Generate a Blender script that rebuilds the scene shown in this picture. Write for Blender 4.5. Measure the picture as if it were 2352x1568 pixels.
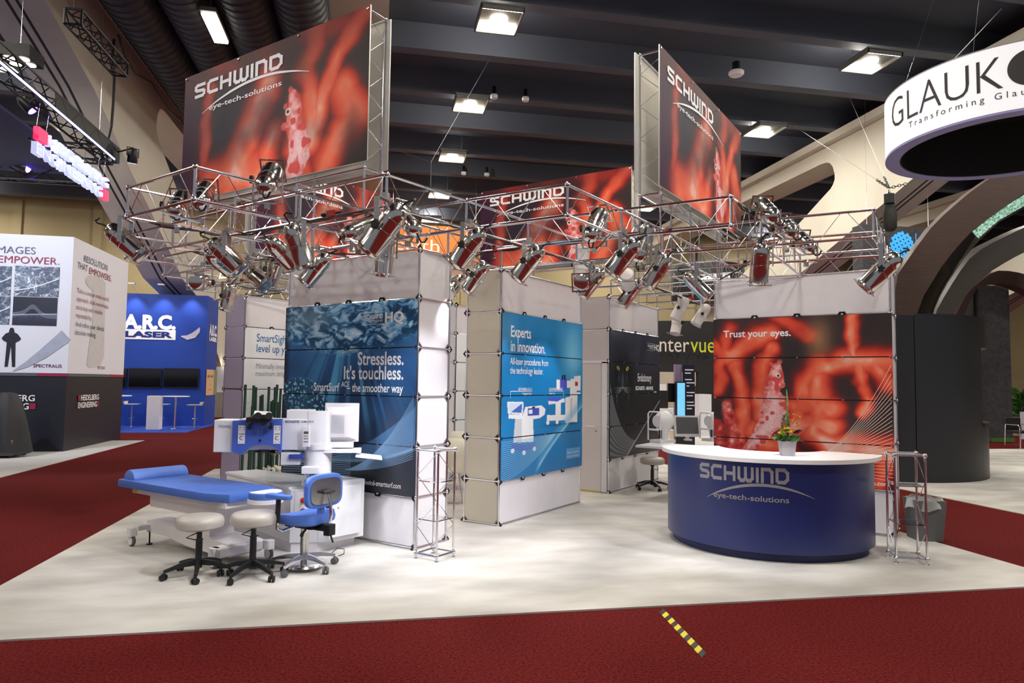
import bpy, bmesh, math, random
import numpy as np
from mathutils import Vector, Matrix, Euler
for o in list(bpy.data.objects): bpy.data.objects.remove(o)
scn = bpy.context.scene
COL = scn.collection
random.seed(7)
# ---------------------------------------------------------------- camera
FPX, PITCH, ROLL, YAW = 1601.05, .0592, .0122, .986
CAM = Vector((-5.3385, -4.6726, 1.6787))
fw = Vector((math.sin(YAW) * math.cos(PITCH), math.cos(YAW) * math.cos(PITCH), math.sin(PITCH)))
rt0 = Vector((math.cos(YAW), -math.sin(YAW), 0))
up0 = rt0.cross(fw)
rt = rt0 * math.cos(ROLL) + up0 * math.sin(ROLL)
up = -rt0 * math.sin(ROLL) + up0 * math.cos(ROLL)
cd = bpy.data.cameras.new('camera')
cd.sensor_width = 36
cd.lens = FPX / 2352 * 36
cd.clip_end = 300
cam = bpy.data.objects.new('camera', cd)
COL.objects.link(cam)
m = Matrix((rt, up, -fw)).transposed().to_4x4()
m.translation = CAM
cam.matrix_world = m
scn.camera = cam
# ---------------------------------------------------------------- world, exposure
world = bpy.data.worlds.new('hall_ambient')
scn.world = world
world.use_nodes = True
bg = world.node_tree.nodes['Background']
bg.inputs[0].default_value = (.85, .88, 1, 1)
bg.inputs[1].default_value = .22
scn.view_settings.view_transform = 'Standard'
scn.view_settings.look = 'None'
scn.view_settings.exposure = .15
scn.view_settings.gamma = 1
# hall frame: a runs to the right along the beams, b runs down the hall
TH = math.radians(-45.5)
HA = Vector((math.cos(TH), math.sin(TH), 0))
HB = Vector((-math.sin(TH), math.cos(TH), 0))
def hp(a, b, z=0): return HA * a + HB * b + Vector((0, 0, z))
def light(name, kind, loc, energy, color, parent=None, aim=None, **kw):
    d = bpy.data.lights.new(name, kind)
    d.energy = energy
    d.color = color
    for k, v in kw.items(): setattr(d, k, v)
    o = bpy.data.objects.new(name, d)
    COL.objects.link(o)
    o.location = loc
    if aim is not None: o.rotation_euler = Vector(aim).to_track_quat('-Z', 'Y').to_euler()
    if parent: o.parent = parent
    return o
# ---------------------------------------------------------------- high bay lights of the hall
HB_POS = [(a, b) for a in (-11.5, 2.4, 12.9) for b in (-7.8, -2.0, 3.8, 9.6, 15.0, 20.4, 26.2, 31.5)] + [(a, b) for a in (-21, 23.4) for b in (3.8, 15., 26.2, 31.5)]  # end row and outermost columns are added lights to brighten the back wall
for i, (a, b) in enumerate(HB_POS):
    light('high_bay_light_source', 'AREA', hp(a, b, 10.62), 330, (1, .94, .83), aim=(0, 0, -1), shape='RECTANGLE', size=1.0, size_y=1.0)
# ================================================================ helpers
def lin(c):
    c = np.asarray(c, float) / 255.
    return np.where(c <= .04045, c / 12.92, ((c + .055) / 1.055) ** 2.4)
def L4(c): return tuple(float(x) for x in lin(c)) + (1,)
MT = {}
def mat(name, col, rough=.5, metal=0., emit=0., var=.06, vscale=6., bump=0., bscale=200., coat=0., trans=0., ior=1.45, alpha=1., spec=.5, col2=None, stretch=None, detail=4.):
    """principled material, colour broken up by a noise node (object coordinates)"""
    if name in MT: return MT[name]
    mt = bpy.data.materials.new(name)
    mt.use_nodes = True
    nt = mt.node_tree
    p = nt.nodes['Principled BSDF']
    c = lin(col)
    c2 = lin(col2) if col2 is not None else None
    tc = nt.nodes.new('ShaderNodeTexCoord')
    src = tc.outputs['Object']
    if stretch:
        mp = nt.nodes.new('ShaderNodeMapping')
        mp.inputs['Scale'].default_value = stretch
        nt.links.new(src, mp.inputs[0]); src = mp.outputs[0]
    nz = nt.nodes.new('ShaderNodeTexNoise')
    nz.inputs['Scale'].default_value = vscale
    nz.inputs['Detail'].default_value = detail
    nt.links.new(src, nz.inputs['Vector'])
    rp = nt.nodes.new('ShaderNodeValToRGB')
    lo = c * (1 - var) if c2 is None else c
    hi = np.minimum(c * (1 + var), 1) if c2 is None else c2
    rp.color_ramp.elements[0].position = .35
    rp.color_ramp.elements[1].position = .65
    rp.color_ramp.elements[0].color = tuple(lo) + (1,)
    rp.color_ramp.elements[1].color = tuple(hi) + (1,)
    nt.links.new(nz.outputs['Fac'], rp.inputs[0])
    nt.links.new(rp.outputs[0], p.inputs['Base Color'])
    p.inputs['Roughness'].default_value = rough
    p.inputs['Metallic'].default_value = metal
    p.inputs['Specular IOR Level'].default_value = spec
    if coat: p.inputs['Coat Weight'].default_value = coat; p.inputs['Coat Roughness'].default_value = .08
    if trans: p.inputs['Transmission Weight'].default_value = trans; p.inputs['IOR'].default_value = ior
    if alpha < 1: p.inputs['Alpha'].default_value = alpha
    if emit:
        nt.links.new(rp.outputs[0], p.inputs['Emission Color'])
        p.inputs['Emission Strength'].default_value = emit
    if bump:
        n2 = nt.nodes.new('ShaderNodeTexNoise')
        n2.inputs['Scale'].default_value = bscale
        n2.inputs['Detail'].default_value = 3
        nt.links.new(src, n2.inputs['Vector'])
        bp = nt.nodes.new('ShaderNodeBump')
        bp.inputs['Strength'].default_value = bump
        bp.inputs['Distance'].default_value = .01
        nt.links.new(n2.outputs['Fac'], bp.inputs['Height'])
        nt.links.new(bp.outputs[0], p.inputs['Normal'])
    MT[name] = mt
    return mt
def print_mat(name, rough=.35, emit=0., spec=.5):
    """printed sheet: colour comes from the computed print stored on the sheet"""
    if name in MT: return MT[name]
    mt = bpy.data.materials.new(name)
    mt.use_nodes = True
    nt = mt.node_tree
    p = nt.nodes['Principled BSDF']
    at = nt.nodes.new('ShaderNodeAttribute')
    at.attribute_name = 'Col'
    nt.links.new(at.outputs['Color'], p.inputs['Base Color'])
    p.inputs['Roughness'].default_value = rough
    p.inputs['Specular IOR Level'].default_value = spec
    if emit:
        nt.links.new(at.outputs['Color'], p.inputs['Emission Color'])
        p.inputs['Emission Strength'].default_value = emit
    MT[name] = mt
    return mt
class MB:
    """collects shapes, build() links them as one mesh object"""
    def __init__(s): s.v = []; s.f = []
    def add(s, vs, fs):
        k = len(s.v)
        s.v += [tuple(v) for v in vs]
        s.f += [tuple(i + k for i in f) for f in fs]
        return s
    def box(s, x0, x1, y0, y1, z0, z1, M=None):
        vs = [Vector((x, y, z)) for z in (z0, z1) for y in (y0, y1) for x in (x0, x1)]
        if M is not None: vs = [M @ v for v in vs]
        return s.add(vs, [(0, 2, 3, 1), (4, 5, 7, 6), (0, 1, 5, 4), (2, 6, 7, 3), (0, 4, 6, 2), (1, 3, 7, 5)])
    def rbox(s, x0, x1, y0, y1, z0, z1, r=.02, n=3, M=None):
        """box with rounded vertical edges and soft top"""
        pts = []
        for cx, cy, a0 in ((x1 - r, y1 - r, 0), (x0 + r, y1 - r, 90), (x0 + r, y0 + r, 180), (x1 - r, y0 + r, 270)):
            for i in range(n + 1):
                a = math.radians(a0 + 90 * i / n)
                pts.append((cx + r * math.cos(a), cy + r * math.sin(a)))
        return s.prism(pts, z0, z1, M=M)
    def prism(s, pts, z0, z1, M=None, inset=0.):
        n = len(pts)
        vs = [Vector((x, y, z0)) for x, y in pts] + [Vector((x, y, z1)) for x, y in pts]
        fs = [tuple(range(n - 1, -1, -1)), tuple(range(n, 2 * n))] + [(i, (i + 1) % n, n + (i + 1) % n, n + i) for i in range(n)]
        if M is not None: vs = [M @ v for v in vs]
        return s.add(vs, fs)
    def tube(s, p, q, r, n=8, r2=None, caps=True):
        p = Vector(p); q = Vector(q)
        d = (q - p)
        if d.length < 1e-6: return s
        d.normalize()
        a = d.orthogonal().normalized(); b = d.cross(a)
        r2 = r if r2 is None else r2
        vs = [p + (a * math.cos(2 * math.pi * i / n) + b * math.sin(2 * math.pi * i / n)) * r for i in range(n)] + [q + (a * math.cos(2 * math.pi * i / n) + b * math.sin(2 * math.pi * i / n)) * r2 for i in range(n)]
        fs = [(i, (i + 1) % n, n + (i + 1) % n, n + i) for i in range(n)]
        if caps: fs += [tuple(range(n - 1, -1, -1)), tuple(range(n, 2 * n))]
        return s.add(vs, fs)
    def sweep(s, pts, r, n=6, radii=None):
        pts = [Vector(p) for p in pts]
        rings = []
        a = None
        for i, p in enumerate(pts):
            d = (pts[min(i + 1, len(pts) - 1)] - pts[max(i - 1, 0)]).normalized()
            if a is None: a = d.orthogonal().normalized()
            a = (a - d * a.dot(d))
            a = a.normalized() if a.length > 1e-6 else d.orthogonal().normalized()
            b = d.cross(a)
            rr = radii[i] if radii else r
            rings.append([p + (a * math.cos(2 * math.pi * k / n) + b * math.sin(2 * math.pi * k / n)) * rr for k in range(n)])
        vs = [v for g in rings for v in g]
        fs = []
        for i in range(len(pts) - 1):
            for k in range(n):
                fs.append((i * n + k, i * n + (k + 1) % n, (i + 1) * n + (k + 1) % n, (i + 1) * n + k))
        fs += [tuple(range(n - 1, -1, -1)), tuple((len(pts) - 1) * n + k for k in range(n))]
        return s.add(vs, fs)
    def lathe(s, prof, n=20, M=None, sx=1., sy=1.):
        """profile [(r,z)...] about z"""
        vs = []
        for r, z in prof:
            for i in range(n):
                a = 2 * math.pi * i / n
                vs.append(Vector((r * sx * math.cos(a), r * sy * math.sin(a), z)))
        fs = []
        for j in range(len(prof) - 1):
            for i in range(n):
                fs.append((j * n + i, j * n + (i + 1) % n, (j + 1) * n + (i + 1) % n, (j + 1) * n + i))
        fs += [tuple(range(n - 1, -1, -1)), tuple((len(prof) - 1) * n + i for i in range(n))]
        if M is not None: vs = [M @ v for v in vs]
        return s.add(vs, fs)
    def ball(s, c, r, n=10, m=6, sz=1.):
        prof = [(max(r * math.sin(math.pi * j / m), 1e-4), -r * sz * math.cos(math.pi * j / m)) for j in range(m + 1)]
        return s.lathe(prof, n, M=Matrix.Translation(Vector(c)))
    def mesh(s, name, mt, smooth=False, bevel=0.):
        me = bpy.data.meshes.new(name)
        me.from_pydata(s.v, [], s.f)
        if bevel:
            bm = bmesh.new(); bm.from_mesh(me)
            bmesh.ops.bevel(bm, geom=[e for e in bm.edges if len(e.link_faces) == 2 and e.calc_face_angle(0) > .5], offset=bevel, segments=2, affect='EDGES', profile=.6)
            bm.to_mesh(me); bm.free()
        me.materials.append(mt)
        if smooth:
            me.polygons.foreach_set('use_smooth', [True] * len(me.polygons))
            try: me.set_sharp_from_angle(angle=math.radians(40))
            except Exception: pass
        me.update()
        return me
    def build(s, name, mt, parent=None, smooth=False, bevel=0., loc=None, rot=None):
        return link(name, s.mesh(name, mt, smooth, bevel), parent, loc, rot)
def link(name, me, parent=None, loc=None, rot=None, scale=None):
    o = bpy.data.objects.new(name, me)
    COL.objects.link(o)
    if parent: o.parent = parent
    if loc is not None: o.location = loc
    if rot is not None: o.rotation_euler = rot
    if scale is not None: o.scale = scale
    return o
def tag(o, label, cat, group=None):
    o['label'] = label; o['category'] = cat
    if group: o['group'] = group
    return o
def thing(name, label, cat, loc=(0, 0, 0), rz=0., group=None):
    o = bpy.data.objects.new(name, None)
    o.empty_display_size = .1
    COL.objects.link(o)
    o.location = loc; o.rotation_euler = (0, 0, rz)
    return tag(o, label, cat, group)
def struct(o):
    o['kind'] = 'structure'
    return o
def dup(root, loc=None, rot=None, label=None, scale=None):
    def cp(o, par):
        c = o.copy(); COL.objects.link(c)
        c.parent = par
        for ch in o.children: cp(ch, c)
        return c
    r = cp(root, root.parent)
    if loc is not None: r.location = loc
    if rot is not None: r.rotation_euler = rot
    if label: r['label'] = label
    if scale is not None: r.scale = scale
    return r
def seg(name, me, p, q, parent):
    """place a shared unit-length (z) mesh between two points"""
    p = Vector(p); q = Vector(q); d = q - p
    o = link(name, me, parent, p)
    o.rotation_euler = d.to_track_quat('Z', 'Y').to_euler()
    o.scale = (1, 1, d.length)
    return o
def seen(px, py):
    """direction through a pixel of the 2352x1568 frame"""
    return (rt * ((px - 1176) / FPX) + up * ((784 - py) / FPX) + fw)
def on(px, py, axis, val):
    """point seen at a pixel on the world plane axis = val"""
    d = seen(px, py)
    n = {'x': Vector((1, 0, 0)), 'y': Vector((0, 1, 0)), 'z': Vector((0, 0, 1)), 'a': HA, 'b': HB}[axis]
    return CAM + d * ((val - CAM.dot(n)) / d.dot(n))
def prj(P):
    q = Vector(P) - CAM; z = q.dot(fw)
    return 1176 + FPX * q.dot(rt) / z, 784 - FPX * q.dot(up) / z
# ---------------------------------------------------------------- 2d print shapes
_tc = {}
def text2d(s, h=1., sx=1., bold=0., align='l'):
    """text as (verts2d, faces), cap height h, origin at the left end of the base line"""
    key = (s, bold)
    if key not in _tc:
        cu = bpy.data.curves.new('lettering', 'FONT')
        cu.body = s; cu.size = 1.; cu.resolution_u = 3
        cu.offset = bold
        cu.fill_mode = 'FRONT'
        ob = bpy.data.objects.new('lettering', cu)
        COL.objects.link(ob)
        dg = bpy.context.evaluated_depsgraph_get()
        me = bpy.data.meshes.new_from_object(ob.evaluated_get(dg))
        vs = [(v.co.x, v.co.y) for v in me.vertices]
        fs = [tuple(p.vertices) for p in me.polygons]
        bpy.data.objects.remove(ob); bpy.data.curves.remove(cu); bpy.data.meshes.remove(me)
        _tc[key] = (vs, fs)
    vs, fs = _tc[key]
    k = h / .69
    w = max(v[0] for v in vs) * k * sx
    off = {'l': 0, 'r': -w, 'c': -w / 2}[align]
    return [(v[0] * k * sx + off, v[1] * k) for v in vs], fs
def stroke2d(polys, w):
    vs, fs = [], []
    for pl in polys:
        for i in range(len(pl) - 1):
            p = Vector(pl[i]); q = Vector(pl[i + 1]); d = (q - p).normalized(); n = Vector((-d.y, d.x)) * (w / 2)
            e0 = d * (w * .42) if i > 0 else Vector((0, 0)); e1 = d * (w * .42) if i < len(pl) - 2 else Vector((0, 0))
            k = len(vs)
            vs += [tuple(p - e0 - n), tuple(q + e1 - n), tuple(q + e1 + n), tuple(p - e0 + n)]
            fs.append((k, k + 1, k + 2, k + 3))
    return vs, fs
def poly2d(pts): return list(pts), [tuple(range(len(pts)))]
def rect2d(x0, x1, y0, y1): return [(x0, y0), (x1, y0), (x1, y1), (x0, y1)], [(0, 1, 2, 3)]
def disc2d(cx, cy, r, n=24, ry=None): return poly2d([(cx + r * math.cos(2 * math.pi * i / n), cy + (ry or r) * math.sin(2 * math.pi * i / n)) for i in range(n)])
def ring2d(cx, cy, r0, r1, n=28):
    vs = [(cx + r * math.cos(2 * math.pi * i / n), cy + r * math.sin(2 * math.pi * i / n)) for r in (r0, r1) for i in range(n)]
    return vs, [(i, (i + 1) % n, n + (i + 1) % n, n + i)[::-1] for i in range(n)]
def join2d(*sh):
    vs, fs = [], []
    for v, f in sh:
        k = len(vs); vs += list(v); fs += [tuple(i + k for i in g) for g in f]
    return vs, fs
def move2d(sh, dx, dy, s=1., sy=None): return [(v[0] * s + dx, v[1] * (sy if sy is not None else s) + dy) for v in sh[0]], sh[1]
def ribbon2d(pts, ws):
    vs, fs = [], []
    for i, p in enumerate(pts):
        d = (Vector(pts[min(i + 1, len(pts) - 1)]) - Vector(pts[max(i - 1, 0)])).normalized()
        n = Vector((-d.y, d.x)) * ws[i] / 2
        vs += [(p[0] - n.x, p[1] - n.y), (p[0] + n.x, p[1] + n.y)]
        if i: fs.append((2 * i - 2, 2 * i, 2 * i + 1, 2 * i - 1))
    return vs, fs
def put2d(name, sh, f, mt, parent):
    me = bpy.data.meshes.new(name)
    pts = []
    for i, (x, y) in enumerate(sh[0]):   # separate strokes lie a hair apart so that they never coincide
        p = Vector(f(x, y)); n = (Vector(f(x + 1e-3, y)) - p).cross(Vector(f(x, y + 1e-3)) - p)
        pts.append(tuple(p + n.normalized() * (.0006 * ((i // 4) % 4)) if n.length > 1e-12 else p))
    me.from_pydata(pts, [], sh[1])
    me.materials.append(mt); me.update()
    return link(name, me, parent)
SCH = {'S': ([[(1, .9), (.22, .9), (.1, .8), (.1, .63), (.22, .53), (.78, .47), (.9, .37), (.9, .2), (.78, .1), (0, .1)]], 1.), 'C': ([[(1, .9), (.27, .9), (.1, .75), (.1, .25), (.27, .1), (1, .1)]], 1.),
       'H': ([[(.1, 0), (.1, 1)], [(.9, 0), (.9, 1)], [(.1, .5), (.9, .5)]], 1.), 'W': ([[(.1, 1), (.1, .27), (.27, .1), (.48, .1), (.65, .27), (.65, 1)], [(.65, .27), (.82, .1), (1.03, .1), (1.2, .27), (1.2, 1)]], 1.3),
       'I': ([[(.1, 0), (.1, 1)]], .2), 'N': ([[(.1, 0), (.1, .9), (.65, .9), (.85, .73), (.85, 0)]], .95), 'D': ([[(.1, .1), (.1, .9), (.68, .9), (.93, .7), (.93, .3), (.68, .1), (.1, .1)]], 1.03)}
def schwind2d(h, sx=.8):
    x = 0; out = []
    for c in 'SCHWIND':
        st, w = SCH[c]
        out.append(move2d(stroke2d(st, .235), x, 0)); x += w + .2
    return move2d(join2d(*out), 0, 0, h * sx, h)
def logo2d(h, sx=1.):
    """word, sweeping arc and strap line; base line of the word at y=0"""
    w = 7.68 * .8 * h * sx
    arc = [(w * (.1 + 1.17 * t), -h * 1.55 + h * 1.42 * math.sin(math.pi * (.04 + .84 * t)) ** .8) for t in [i / 28 for i in range(29)]]
    ar = ribbon2d(arc, [h * .2 * (math.sin(math.pi * min(max(i / 28, .03), .97))) ** .7 for i in range(29)])
    sub = move2d(text2d('eye-tech-solutions', h * .36, 1.3 * sx, .012, 'r'), w * 1.0, -h * 1.2)
    return join2d(schwind2d(h, .8 * sx), ar, sub)
# ---------------------------------------------------------------- computed prints
RS = np.random.RandomState(3)
TAB = RS.rand(256, 256)
def vnoise(x, y):
    xi = np.floor(x).astype(int); yi = np.floor(y).astype(int)
    fx = x - xi; fy = y - yi
    fx = fx * fx * (3 - 2 * fx); fy = fy * fy * (3 - 2 * fy)
    g = lambda i, j: TAB[i % 256, j % 256]
    return (g(xi, yi) * (1 - fx) + g(xi + 1, yi) * fx) * (1 - fy) + (g(xi, yi + 1) * (1 - fx) + g(xi + 1, yi + 1) * fx) * fy
def fbm(x, y, o=4):
    s = 0; a = .5
    for k in range(o):
        s = s + a * vnoise(x * 2 ** k + 17 * k, y * 2 ** k + 31 * k); a *= .5
    return s / (1 - .5 ** o)
def ramp(t, stops):
    t = np.clip(t, 0, 1)
    xs = [s[0] for s in stops]
    return np.stack([np.interp(t, xs, [s[1][k] for s in stops]) for k in range(3)], -1)
def sstep(a, b, x):
    t = np.clip((x - a) / (b - a), 0, 1)
    return t * t * (3 - 2 * t)
def mix(c, d, m): return c * (1 - m[..., None]) + np.asarray(d, float) * m[..., None]
def segdist(x, y, pts, ay=1.):
    d = np.full(x.shape, 1e9); tt = np.zeros(x.shape); n = len(pts) - 1
    for i in range(n):
        (x0, y0), (x1, y1) = pts[i], pts[i + 1]
        dx, dy = x1 - x0, (y1 - y0) * ay
        t = np.clip(((x - x0) * dx + (y - y0) * ay * dy) / (dx * dx + dy * dy + 1e-12), 0, 1)
        e = np.hypot(x - x0 - t * dx, (y - y0) * ay - t * dy)
        tt = np.where(e < d, (i + t) / n, tt); d = np.minimum(d, e)
    return d, tt
def inpoly(x, y, pts):
    r = np.zeros(x.shape, bool); n = len(pts)
    for i in range(n):
        (x0, y0), (x1, y1) = pts[i], pts[(i + 1) % n]
        if y0 == y1: continue
        r ^= ((y0 > y) != (y1 > y)) & (x < (x1 - x0) * (y - y0) / (y1 - y0) + x0)
    return r.astype(float)
def inrect(x, y, x0, x1, y0, y1): return ((x >= x0) & (x <= x1) & (y >= y0) & (y <= y1)).astype(float)
def print_mesh(name, W, H, nx, ny, img, mt, u0=0., u1=1., v0=0., v1=1., thick=.004, back=None, flip=False):
    """sheet in local x (0..W), z (0..H), face towards -y, colours img(u,v) in 0..255"""
    U, V = np.meshgrid(np.linspace(0, 1, nx + 1), np.linspace(0, 1, ny + 1))
    uu = u0 + (u1 - u0) * U; vv = v0 + (v1 - v0) * V
    if flip: uu = u0 + (u1 - u0) * (1 - U)
    c = lin(np.clip(img(uu, vv), 0, 255))
    fv = np.stack([U * W, np.zeros_like(U), V * H], -1).reshape(-1, 3)
    idx = np.arange((nx + 1) * (ny + 1)).reshape(ny + 1, nx + 1)
    q = np.stack([idx[:-1, :-1], idx[:-1, 1:], idx[1:, 1:], idx[1:, :-1]], -1).reshape(-1, 4)
    nb = len(fv)
    bv = np.array([(0, 0, 0), (W, 0, 0), (W, 0, H), (0, 0, H), (0, thick, 0), (W, thick, 0), (W, thick, H), (0, thick, H)], float)
    bf = np.array([(4, 7, 6, 5), (0, 4, 5, 1), (1, 5, 6, 2), (2, 6, 7, 3), (3, 7, 4, 0)]) + nb
    v = np.concatenate([fv, bv]); f = np.concatenate([q, bf])
    me = bpy.data.meshes.new(name)
    me.vertices.add(len(v)); me.vertices.foreach_set('co', v.ravel())
    me.loops.add(f.size); me.loops.foreach_set('vertex_index', f.ravel().astype(np.int32))
    me.polygons.add(len(f)); me.polygons.foreach_set('loop_start', np.arange(0, f.size, 4, dtype=np.int32))
    me.polygons.foreach_set('loop_total', np.full(len(f), 4, dtype=np.int32))
    me.update(calc_edges=True)
    at = me.color_attributes.new('Col', 'FLOAT_COLOR', 'POINT')
    bc = lin(back if back is not None else (40, 40, 44))
    cc = np.concatenate([np.concatenate([c.reshape(-1, 3), np.tile(bc, (8, 1))]), np.ones((len(v), 1))], 1)
    at.data.foreach_set('color', cc.ravel().astype(np.float32))
    me.materials.append(mt)
    return me
# ---------------------------------------------------------------- shared materials
chrome = mat('chrome', (236, 236, 242), .17, 1., var=.02)
chrome_soft = mat('brushed_aluminium', (205, 203, 198), .22, 1., var=.05, vscale=40)
white_lam = mat('white_laminate', (226, 223, 228), .45, var=.015)
white_pl = mat('white_plastic', (232, 232, 236), .35, var=.015)
black_pl = mat('black_plastic', (24, 24, 26), .45, var=.1)
black_mt = mat('black_metal', (20, 20, 22), .4, .3, var=.1)
dark_clamp = mat('dark_clamp', (48, 48, 54), .35, .7, var=.05)
rubber = mat('grey_rubber', (92, 94, 98), .6, var=.05)
blue_up = mat('blue_upholstery', (74, 112, 196), .5, var=.05, vscale=9, bump=.1, bscale=300)
blue_paint = mat('blue_paint', (72, 102, 188), .35, var=.03)
glass_acr = mat('clear_acrylic', (245, 248, 250), .03, trans=1., ior=1.35, var=.01)
white_ink = mat('white_ink', (244, 244, 248), .5, var=.01)
silver_ink = mat('silver_ink', (158, 156, 160), .4, .15, var=.02)
cable_mt = mat('black_cable', (14, 14, 15), .5, var=.1)
red_plug = mat('red_plug', (180, 30, 28), .5, var=.05)
# ================================================================ the hall
HROT = (0, 0, TH)
def hb(name, a0, a1, b0, b1, z0, z1, mt, parent=None, M=None):
    o = MB().box(a0, a1, b0, b1, z0, z1).build(name, mt, parent)
    if parent is None: o.rotation_euler = HROT
    return o
red_carpet = mat('red_carpet', (66, 13, 14), .95, var=.5, vscale=55, bump=.5, bscale=120, spec=.1, col2=(112, 30, 28), detail=6)
grey_carpet = mat('grey_carpet', (178, 174, 168), .9, vscale=1.1, col2=(206, 203, 198), bump=.25, bscale=160, spec=.1, detail=6, stretch=(1, 2.2, 1))
pale_carpet = mat('pale_carpet', (196, 194, 192), .9, var=.06, vscale=2, bump=.2, bscale=160, spec=.1)
blue_carpet = mat('blue_carpet', (58, 82, 176), .9, var=.08, vscale=3, bump=.2, bscale=160, spec=.1)
ceil_mt = mat('dark_ceiling', (64, 68, 80), .8, var=.05, vscale=.6)
beam_mt = mat('beam_paint', (82, 87, 100), .7, var=.05, vscale=.6)
concrete = mat('cream_concrete', (196, 190, 176), .75, var=.05, vscale=.5, bump=.05, bscale=30)
wall_mt = mat('beige_wall', (160, 146, 112), .8, var=.05, vscale=.4)
duct_mt = mat('dark_duct', (52, 53, 58), .55, .3, var=.08, vscale=2)
groove_mt = mat('dark_groove', (40, 38, 40), .8)
fl = struct(hb('floor', -30, 40, -15, 36, -.25, 0, red_carpet))
ce = struct(hb('ceiling', -30, 40, -15, 36, 11.75, 12.0, ceil_mt))
for k in range(-8, 9):
    b = 9.2 + 2.9 * k
    bm_ = hb('ceiling_beam', -30, 40, b, b + .38, 11.0, 11.76, beam_mt, ce)
wb = struct(hb('wall_back', -30, 40, 35, 35.4, 0, 11.76, wall_mt))
for k in range(-28, 40, 4): hb('wall_pilaster', k, k + .45, 34.85, 35.02, 0, 11.3, wall_mt, wb)
struct(hb('wall_left', -30.4, -30, -15, 36, 0, 12, wall_mt))
struct(hb('wall_right', 40, 40.4, -15, 36, 0, 12, wall_mt))
gd = struct(hb('trim_1', -1.86, -.3, -15, 35, 10.9, 11.76, concrete))
# the two big arched ribs
def arch(name, a0, a1, pts, face):
    bs = sorted(set([p[0] for p in pts] + list(np.arange(-8, 34.1, 1.)) + [15.6, 15.7, 15.85, 16.05, 16.4]))
    lo = lambda b: float(np.interp(b, [p[0] for p in pts], [p[1] for p in pts]))
    oh = lambda b: float(np.interp(b, [15.6, 15.7, 15.85, 16.05, 16.4], [9.55, 9.85, 10.03, 10.12, 10.16]))
    ol = lambda b: min(float(np.interp(b, [15.6, 15.75, 16.1, 18.15, 22, 26, 30, 34], [9.35, 9.1, 8.95, 8.06, 6.9, 5.6, 3.6, 1.5])), oh(b))
    mb = MB()
    def cell(b0, b1, l0, l1, h0, h1):
        vs = [(a, b, z) for a in (a0, a1) for b, z in ((b0, l0), (b1, l1), (b1, h1), (b0, h0))]
        mb.add(vs, [(0, 1, 2, 3)[::-1], (4, 5, 6, 7), (0, 4, 5, 1)[::-1], (3, 2, 6, 7)[::-1], (0, 3, 7, 4), (1, 5, 6, 2)])
    for b0, b1 in zip(bs[:-1], bs[1:]):
        if b1 <= 15.6001: cell(b0, b1, lo(b0), lo(b1), 11.0, 11.0)
        else:
            cell(b0, b1, lo(b0), lo(b1), ol(b0), ol(b1))
            cell(b0, b1, oh(b0), oh(b1), 11.0, 11.0)
    o = struct(mb.build(name, concrete)); o.rotation_euler = HROT
    fa = a0 if face < 0 else a1
    lip = MB().box(min(fa, fa + face * .3), max(fa, fa + face * .3), -8, 34, 10.72, 11.0).build('coping', concrete, o)
    for off in (.55, .75):
        g = MB(); aa = fa - face * off
        for b0, b1 in zip(bs[:-1], bs[1:]):
            g.add([(aa - .03, b0, lo(b0) - .006), (aa + .03, b0, lo(b0) - .006), (aa + .03, b1, lo(b1) - .006), (aa - .03, b1, lo(b1) - .006)] + [(aa - .03, b0, lo(b0) + .02), (aa + .03, b0, lo(b0) + .02), (aa + .03, b1, lo(b1) + .02), (aa - .03, b1, lo(b1) + .02)], [(0, 1, 2, 3), (4, 7, 6, 5), (0, 3, 7, 4), (1, 5, 6, 2)])
        g.build('groove', groove_mt, o)
    return o
arch('wall_arch_left', -8.5, -7.2, [(-8, 10.98), (0, 10.9), (4, 10.3), (8.28, 9.33), (9.34, 9.03), (10.84, 8.59), (12.1, 8.05), (13.56, 7.4), (15.35, 6.74), (19.2, 5.19), (21.5, 4.8), (24, 3.4), (30, .05), (34, 0)], 1)
arch('wall_arch_right', 16.1, 17.4, [(-8, 10.98), (0, 10.9), (4, 10.4), (8, 9.45), (11.9, 8.24), (13.1, 7.81), (14.6, 7.28), (16.9, 6.48), (19, 5.75), (24, 3.4), (30, .05), (34, 0)], -1)
# far arches of the neighbouring bays, seen below the right rib
arch('wall_arch_far_right', 27.0, 28.4, [(-8, 10.98), (4, 10.4), (11.9, 8.24), (14.6, 7.28), (19, 5.75), (24, 3.4), (30, .05), (34, 0)], -1)
# spiral ducts beside the left rib
for a, z in ((-6.1, 10.33), (-4.82, 10.36), (-3.55, 10.33), (-2.3, 10.36)):
    prof = []
    b = 4.
    while b < 34.3:
        prof += [(.60, b), (.60, b + .2), (.625, b + .22), (.625, b + .26), (.60, b + .28)]
        b += .28 if b > 20 else .28
    du = MB().lathe(prof, 18, M=Matrix.Rotation(math.radians(-90), 4, 'X')).build('air_duct', duct_mt, smooth=True)
    du.location = hp(a, 0, z); du.rotation_euler = HROT
    tag(du, 'dark ribbed spiral air duct running under the ceiling beside the cream arch', 'duct', 'ceiling air ducts')
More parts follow.
